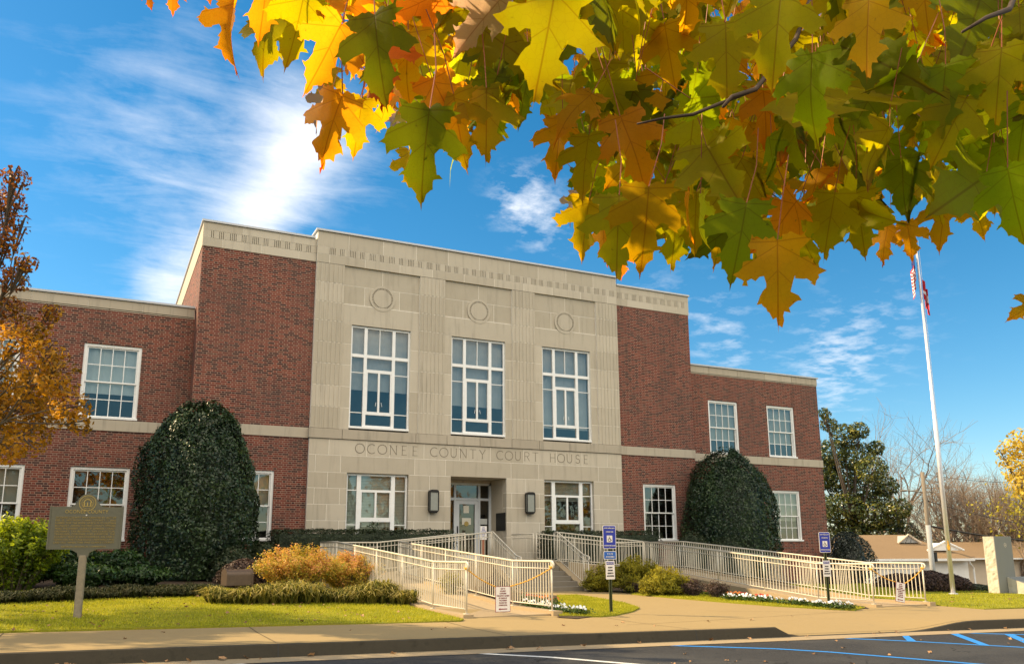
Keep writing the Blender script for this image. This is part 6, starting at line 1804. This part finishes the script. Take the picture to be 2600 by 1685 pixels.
def mat_maple(use_attr):
    t = NT('maple_leaf_scattered' if use_attr else 'maple_leaf')
    if use_attr: base = t.attr('tint', 'Color')
    else: base = t.n('ObjectInfo').outputs['Color']
    luv = t.attr('luv', 'Vector'); s = t.n('SeparateXYZ'); t.t.links.new(luv, s.inputs[0]); x, y = s.outputs[0], s.outputs[1]
    ax = t.math('ABSOLUTE', x)
    v = t.maprange(ax, .004, .013, 1, 0)
    for sl, y0 in ((.62, .06), (1.55, .02), (.75, .36)):
        # side vein y = y0 + x*m
        m_ = 1 / sl if sl > 1 else {.62: .62, .75: .9}[sl]
        d = t.math('ABSOLUTE', t.math('SUBTRACT', t.math('SUBTRACT', y, y0), t.math('MULTIPLY', ax, {.62: .62, 1.55: -.05, .75: 1.05}[sl])))
        v = t.math('MAXIMUM', v, t.maprange(d, .003, .011, .85, 0))
    p = t.pos(); n1 = t.noise(16, 4, .6, p); n2 = t.noise(120, 2, .6, p)
    rad = t.math('SQRT', t.math('ADD', t.math('MULTIPLY', x, x), t.math('POWER', t.math('SUBTRACT', y, .3), 2.0)))
    edge = t.math('MULTIPLY', t.maprange(t.math('ADD', rad, t.math('MULTIPLY', n1, .5)), .68, 1.05, 0, 1), .75)
    c = t.mix(edge, base, t.mix(1.0, base, (1.2, .66, .5), 'MULTIPLY'))
    c = t.mix(t.maprange(n1, .45, .7, 0, .45), c, t.mix(1.0, c, (.80, .98, .8), 'MULTIPLY'))
    c = t.mix(t.maprange(n2, .70, .78, 0, .5), c, (.06, .03, .01))
    vo = t.n('TexVoronoi'); vo.feature = 'DISTANCE_TO_EDGE'; vo.inputs['Scale'].default_value = 13.0; t.t.links.new(luv, vo.inputs['Vector'])
    v = t.math('MAXIMUM', v, t.maprange(vo.outputs['Distance'], .0, .05, .30, 0))
    sp = t.noise(5.5, 3, .6, luv); c = t.mix(t.maprange(sp, .66, .72, 0, .65), c, t.mix(1.0, c, (.55, .28, .2), 'MULTIPLY'))
    cv = t.mix(t.math('MULTIPLY', v, .6), c, t.mix(1.0, c, (.55, .32, .25), 'MULTIPLY'))
    d = t.bsdf(t.mix(1.0, cv, (.46, .46, .2), 'MULTIPLY'), .55, 0, t.bump(t.math('SUBTRACT', n1, t.math('MULTIPLY', v, .6)), .25, .004), .18, link=False)
    tr = t.n('BsdfTranslucent'); t.set(tr.inputs['Color'], cv)
    mx = t.n('MixShader'); mx.inputs[0].default_value = .77
    t.t.links.new(d, mx.inputs[1]); t.t.links.new(tr.outputs[0], mx.inputs[2]); t.t.links.new(mx.outputs[0], t.out.inputs['Surface'])
    return t.m
M_LEAF, M_LEAFS = mat_maple(False), mat_maple(True)
for me in LEAFS: me.materials.append(M_LEAF)
TINT = {'olive': (.57, .48, .002), 'green': (.33, .41, .003), 'dark': (.22, .25, .003), 'yellow': (.92, .60, .004), 'orange': (.98, .40, .006), 'deep': (.86, .23, .008), 'brown': (.84, .40, .004), 'tan': (.70, .46, .30), 'lime': (.66, .66, .006), 'amber': (.78, .44, .003)}
# (stalk x, y) -> (tip x, y), colour, turn about its own axis, tilt towards us, shape
LEAF_LIST = [
 (345, -30, 350, 24, 'deep', .4, .3, 0), (402, -52, 402, 40, 'deep', -.2, .2, 2), (482, -60, 487, 12, 'deep', .3, .3, 0), (350, -70, 380, -10, 'orange', .2, .2, 1),
 (560, -30, 513, 168, 'orange', .9, .2, 5), (628, -95, 602, 100, 'orange', .1, .15, 0), (640, -10, 598, 166, 'olive', .35, .3, 1), (712, -40, 668, 166, 'olive', -.2, .2, 0), (735, -120, 712, 50, 'amber', .1, .2, 6),
 (808, 25, 708, 225, 'orange', -.3, .2, 2), (806, 190, 733, 396, 'orange', .25, .2, 4), (845, 205, 822, 371, 'yellow', .1, .2, 0), (778, 200, 712, 300, 'tan', 1.2, .2, 5), (770, 140, 735, 250, 'amber', .5, .3, 1),
 (868, 0, 890, 250, 'dark', .15, .2, 0), (830, -60, 845, 130, 'yellow', -.5, .3, 2), (915, 50, 968, 240, 'lime', .8, .3, 5), (950, 40, 940, 250, 'yellow', .3, .4, 1), (895, 150, 905, 300, 'amber', -.6, .3, 3),
 (1003, 215, 970, 484, 'dark', .1, .15, 0), (1130, 175, 1130, 385, 'olive', -.1, .2, 6), (1050, 190, 1080, 398, 'olive', .2, .2, 0), (955, 330, 948, 455, 'yellow', 1.0, .2, 5), (930, 250, 905, 330, 'tan', .9, .3, 2),
 (1183, -25, 1045, 135, 'tan', .5, .3, 2), (1300, -75, 1240, 248, 'olive', -.12, .15, 6), (1165, 110, 1192, 280, 'orange', .5, .2, 5), (1235, 90, 1225, 225, 'lime', .3, .2, 1), (1235, 150, 1200, 300, 'green', .2, .2, 0), (1245, 160, 1290, 292, 'olive', .1, .2, 6), (1105, 110, 1085, 230, 'orange', .7, .3, 4),
 (1312, 250, 1282, 420, 'brown', .2, .2, 0), (1338, 265, 1290, 330, 'deep', .3, .3, 1), (1372, 290, 1345, 470, 'olive', .3, .2, 0), (1372, 440, 1348, 610, 'yellow', .35, .2, 2), (1352, 440, 1310, 520, 'tan', .8, .3, 5), (1440, 420, 1430, 660, 'olive', .1, .2, 6), (1400, 500, 1405, 620, 'orange', .5, .2, 4), (1436, 560, 1445, 655, 'deep', .2, .2, 1),
 (1510, 400, 1490, 645, 'amber', -.1, .2, 0), (1575, 460, 1560, 636, 'olive', -.15, .2, 6), (1620, 420, 1610, 600, 'olive', .2, .2, 0), (1545, 400, 1540, 560, 'olive', .5, .2, 2), (1690, 500, 1658, 615, 'amber', .2, .2, 3), (1740, 440, 1700, 665, 'green', .1, .2, 0),
 (1806, 522, 1808, 770, 'brown', .05, .12, 6), (1830, 470, 1900, 640, 'olive', .3, .2, 0), (1945, 420, 1910, 612, 'olive', .1, .2, 6), (1985, 420, 2012, 606, 'olive', -.1, .2, 0), (2066, 510, 2044, 618, 'orange', .4, .2, 4), (2105, 500, 2122, 612, 'orange', -.2, .2, 2), (2205, 440, 2176, 585, 'brown', .2, .2, 0), (2255, 440, 2290, 560, 'amber', -.3, .2, 1),
 (2150, 380, 2190, 530, 'olive', .1, .2, 6), (2335, 360, 2378, 580, 'green', .1, .2, 0), (2310, 330, 2312, 500, 'olive', .2, .2, 1), (2430, 690, 2338, 742, 'brown', .3, .2, 0),
 (1480, 150, 1470, 345, 'amber', .1, .2, 6), (1540, 30, 1570, 220, 'amber', .2, .2, 0), (1685, 20, 1690, 255, 'olive', .1, .15, 6), (1820, -60, 1790, 210, 'olive', .1, .15, 0), (1890, 90, 1870, 330, 'green', .4, .2, 3), (1850, 230, 1850, 420, 'green', .9, .2, 5), (2020, -40, 2010, 190, 'amber', .1, .2, 6), (2090, 60, 2110, 230, 'orange', .2, .2, 0), (2200, 120, 2180, 330, 'green', .15, .2, 6), (2260, 200, 2160, 390, 'olive', .1, .2, 0), (2330, 80, 2310, 300, 'olive', .2, .2, 6),
 (1700, 260, 1680, 430, 'green', .3, .2, 0), (1590, 280, 1560, 420, 'olive', .2, .2, 6), (1960, 300, 1950, 460, 'olive', .2, .2, 0), (2060, 300, 2080, 470, 'green', .1, .2, 6), (1750, 330, 1760, 500, 'amber', .4, .2, 1), (1690, 400, 1720, 470, 'orange', .3, .2, 3), (1390, 380, 1410, 480, 'yellow', .4, .3, 4), (1420, 120, 1380, 300, 'olive', .1, .2, 0),
 (1000, -60, 1020, 120, 'olive', .3, .2, 1), (900, -80, 930, 90, 'green', .2, .2, 6), (1080, -90, 1070, 80, 'lime', .3, .2, 0), (1100, 200, 1180, 330, 'green', .1, .2, 6), (1400, -70, 1430, 130, 'olive', .1, .2, 0), (1520, -90, 1500, 90, 'green', .1, .2, 6), (1620, -80, 1600, 110, 'olive', .1, .2, 0), (1930, -70, 1950, 120, 'olive', .2, .2, 0), (2140, -80, 2160, 110, 'amber', .1, .2, 6), (2270, -60, 2250, 120, 'amber', .1, .2, 0), (2380, 10, 2370, 200, 'olive', .1, .2, 6), (2390, 200, 2360, 400, 'green', .1, .2, 0), (2050, 180, 2030, 330, 'olive', .2, .2, 0), (1610, 120, 1650, 260, 'olive', .4, .2, 1),
]
BND = np.array([(500, -40), (640, 60), (720, 60), (790, 150), (860, 260), (930, 330), (1020, 370), (1100, 350), (1200, 270), (1270, 250), (1310, 330), (1360, 500), (1450, 590), (1560, 600), (1650, 620), (1760, 640), (1860, 600), (1960, 575), (2060, 545), (2160, 520), (2260, 500), (2379, 480), (2480, 470)])
SHR = .86
def leaf_frame(b, t, turn, tilt, w, LEN=None):
    """place a leaf: stalk end at photo point b, tip at t, at distance w"""
    b = (t[0] + (b[0] - t[0]) * SHR, t[1] + (b[1] - t[1]) * SHR)
    B = pw(b[0], b[1], w); wt = w + tilt * .06 * rng.normal()
    Tt = pw(t[0], t[1], wt); d = Tt - B; L = np.linalg.norm(d); d /= L
    view = (B + Tt) / 2 - CAM; view /= np.linalg.norm(view)
    nrm = -view - d * (-view @ d); nrm /= np.linalg.norm(nrm); s = np.cross(d, nrm)
    n2 = nrm * math.cos(turn) + s * math.sin(turn); x = np.cross(d, n2)
    return B, x, d, n2, L / 1.08
def maple():
    tr0 = CAM + 5.4 * np.array([_r[0], _r[1], 0]) + 0.4 * np.array([_f[0], _f[1], 0]) / math.cos(PITCH); tr0[2] = float(zr(tr0[0]))
    root = thing('maple_tree', 'sugar maple bough with big olive, yellow and orange leaves hanging across the upper right', 'tree', tr0)
    def toL(p): return np.asarray(p) - tr0
    t = MB(); t.tube([toL(tr0 - np.array([0, 0, .3])), toL(tr0 + np.array([.05, 0, 1.6])), toL(tr0 + np.array([0, .1, 3.6])), toL(tr0 + np.array([.2, .3, 6.0]))], [.24, .19, .15, .08], 12); t.build('trunk', MT['bark'], root, local=True, smooth=True)
    br = MB()
    def twig(pts, r0, r1):
        P = [toL(pw(*q)) for q in pts]; br.tube(P, list(np.linspace(r0, r1, len(P))), 7)
    fork = toL(tr0 + np.array([0, .1, 3.4]))
    hub = toL(pw(2420, -160, 2.6)); hub2 = toL(pw(2000, -330, 2.5)); hub3 = toL(pw(1300, -420, 2.2))
    br.tube([fork, (fork + hub) / 2 + np.array([0, 0, .25]), hub], [.07, .05, .03], 9); br.tube([fork + np.array([0, 0, .5]), (fork + hub2) / 2 + np.array([0, 0, .5]), hub2, hub3], [.07, .055, .03, .018], 9)
    twig([(2420, -160, 2.3), (2345, 22, 1.25), (2290, 42, 1.22), (2235, 75, 1.2)], .0055, .0020)
    twig([(2290, -200, 2.5), (2205, 0, 2.3), (2185, 35, 2.25), (2150, 95, 2.2)], .012, .004)
    twig([(2000, -330, 2.5), (1850, 90, 1.5), (1755, 208, 1.25), (1700, 225, 1.22), (1680, 248, 1.2)], .0052, .0024)
    twig([(1755, 208, 1.25), (1610, 266, 1.2), (1540, 275, 1.2), (1480, 288, 1.2)], .0030, .0015)
    twig([(2000, -330, 2.5), (2010, 60, 2.4), (2035, 200, 2.3), (1980, 215, 2.3)], .011, .004)
    twig([(1300, -420, 2.2), (1180, -120, 1.9), (1010, 60, 1.8), (1000, 130, 1.75)], .012, .003)
    twig([(1300, -420, 2.2), (900, -200, 2.0), (700, -90, 1.95), (560, -60, 1.9)], .012, .004)
    twig([(700, -90, 1.95), (480, -90, 2.3), (345, -60, 2.6)], .006, .003)
    br.build('branches', MT['twig'], root, local=True, smooth=True)
    pet = MB()
    n = 0
    for i, (bx, by, tx, ty, col, turn, tilt, shp) in enumerate(LEAF_LIST):
        px = math.hypot(bx - tx, by - ty); w = min(3.0, max(1.05, .150 * F_PX / (px * KP)))
        B, x, d, nn, L = leaf_frame((bx, by), (tx, ty), turn + rng.normal() * .12, tilt, w)
        tint = np.array(TINT[col]) * (.85 + .3 * rng.random())
        o = bpy.data.objects.new('leaf', LEAFS[shp]); COL.objects.link(o)
        o.parent = root; M_ = Matrix(((x[0], d[0], nn[0], 0), (x[1], d[1], nn[1], 0), (x[2], d[2], nn[2], 0), (0, 0, 0, 1))) @ Matrix.Scale(L, 4)
        q = toL(B); M_[0][3], M_[1][3], M_[2][3] = q
        o.matrix_local = M_; o.color = (*tint, 1); n += 1
        e = q - d * .07 + np.array([rng.normal() * .02, rng.normal() * .02, .05]); pet.tube([q, (q + e) / 2 + rng.normal(size=3) * .004, e], .0010, 4)
    # the rest of the bough: many more leaves behind and above those
    Vs, Fs, cols, luvs = [], [], [], []; off = 0
    geo = []
    for me in LEAFS:
        v = np.zeros(len(me.vertices) * 3); me.vertices.foreach_get('co', v); f = np.array([list(p.vertices) for p in me.polygons]); geo.append((v.reshape(-1, 3), f))
    def scatter(bx, by, tx, ty, w, turn, tilt, tint):
        nonlocal off
        B, x, d, nn, L = leaf_frame((bx, by), (tx, ty), turn, tilt, w); k = rng.integers(len(LEAFS)); v, f = geo[k]
        P = toL(B) + (v[:, :1] * x + v[:, 1:2] * d + v[:, 2:3] * nn) * L
        Vs.append(P); Fs.append(f + off); off += len(v); cols.append(np.tile(np.append(tint, 1.0), (len(v), 1))); luvs.append(v)
        e = toL(B) - d * .08 + np.array([0, 0, .06]); pet.tube([toL(B), e], .0009, 3)
    keys = ['olive', 'green', 'olive', 'amber', 'dark', 'green', 'olive', 'olive', 'orange', 'lime', 'olive', 'green', 'dark', 'brown']
    cnt = 0
    while cnt < 900:
        x = rng.uniform(640, 2480); y = rng.uniform(-180, 620); lim = np.interp(x, BND[:, 0], BND[:, 1])
        w = rng.uniform(1.35, 3.2); a = rng.normal() * .6; Lp = .125 * (.7 + .6 * rng.random()) * F_PX / KP / w
        bx, by = x - math.sin(a) * Lp * .5, y - math.cos(a) * Lp * .5; tx, ty = x + math.sin(a) * Lp * .5, y + math.cos(a) * Lp * .5
        if max(by, ty) > lim - 10: continue
        key = keys[rng.integers(len(keys))]
        if x < 1000 and rng.random() < .5: key = ['orange', 'amber', 'orange', 'deep'][rng.integers(4)]
        scatter(bx, by, tx, ty, w, rng.normal() * .8, rng.normal() * 1.0, np.array(TINT[key]) * (.8 + .35 * rng.random())); cnt += 1
    for i in range(560):     # unseen canopy above and right of the view, added to shade the bough
        x = rng.uniform(500, 3600); y = rng.uniform(-1500, -130) if x < 2500 else rng.uniform(-1500, 700); w = rng.uniform(1.8, 5.0); a = rng.normal() * .7; Lp = .135 * F_PX / KP / w
        if x < 1100 and y > -500 and rng.random() < .8: continue
        scatter(x, y, x + math.sin(a) * Lp, y + math.cos(a) * Lp, w, rng.normal() * .7, rng.normal(), np.array(TINT[keys[rng.integers(len(keys))]]) * (.8 + .35 * rng.random()))
    V = np.concatenate(Vs); Fa = np.concatenate(Fs)
    me = bpy.data.meshes.new('leaves'); me.vertices.add(len(V)); me.vertices.foreach_set('co', V.reshape(-1).astype(np.float32)); N = len(Fa)
    me.loops.add(N * 3); me.loops.foreach_set('vertex_index', Fa.reshape(-1).astype(np.int32)); me.polygons.add(N); me.polygons.foreach_set('loop_start', np.arange(0, N * 3, 3, dtype=np.int32))
    me.update(calc_edges=True); me.polygons.foreach_set('use_smooth', [True] * N)
    at = me.attributes.new('tint', 'FLOAT_COLOR', 'POINT'); at.data.foreach_set('color', np.concatenate(cols).reshape(-1).astype(np.float32))
    at = me.attributes.new('luv', 'FLOAT_VECTOR', 'POINT'); at.data.foreach_set('vector', np.concatenate(luvs).reshape(-1).astype(np.float32))
    o = link('leaves', me, M_LEAFS, root, local=True); o['kind'] = 'stuff'; o['label'] = 'the many smaller and deeper leaves of the maple bough'
    pet.build('leaf_stalks', MT['petiole'], root, local=True)
maple()
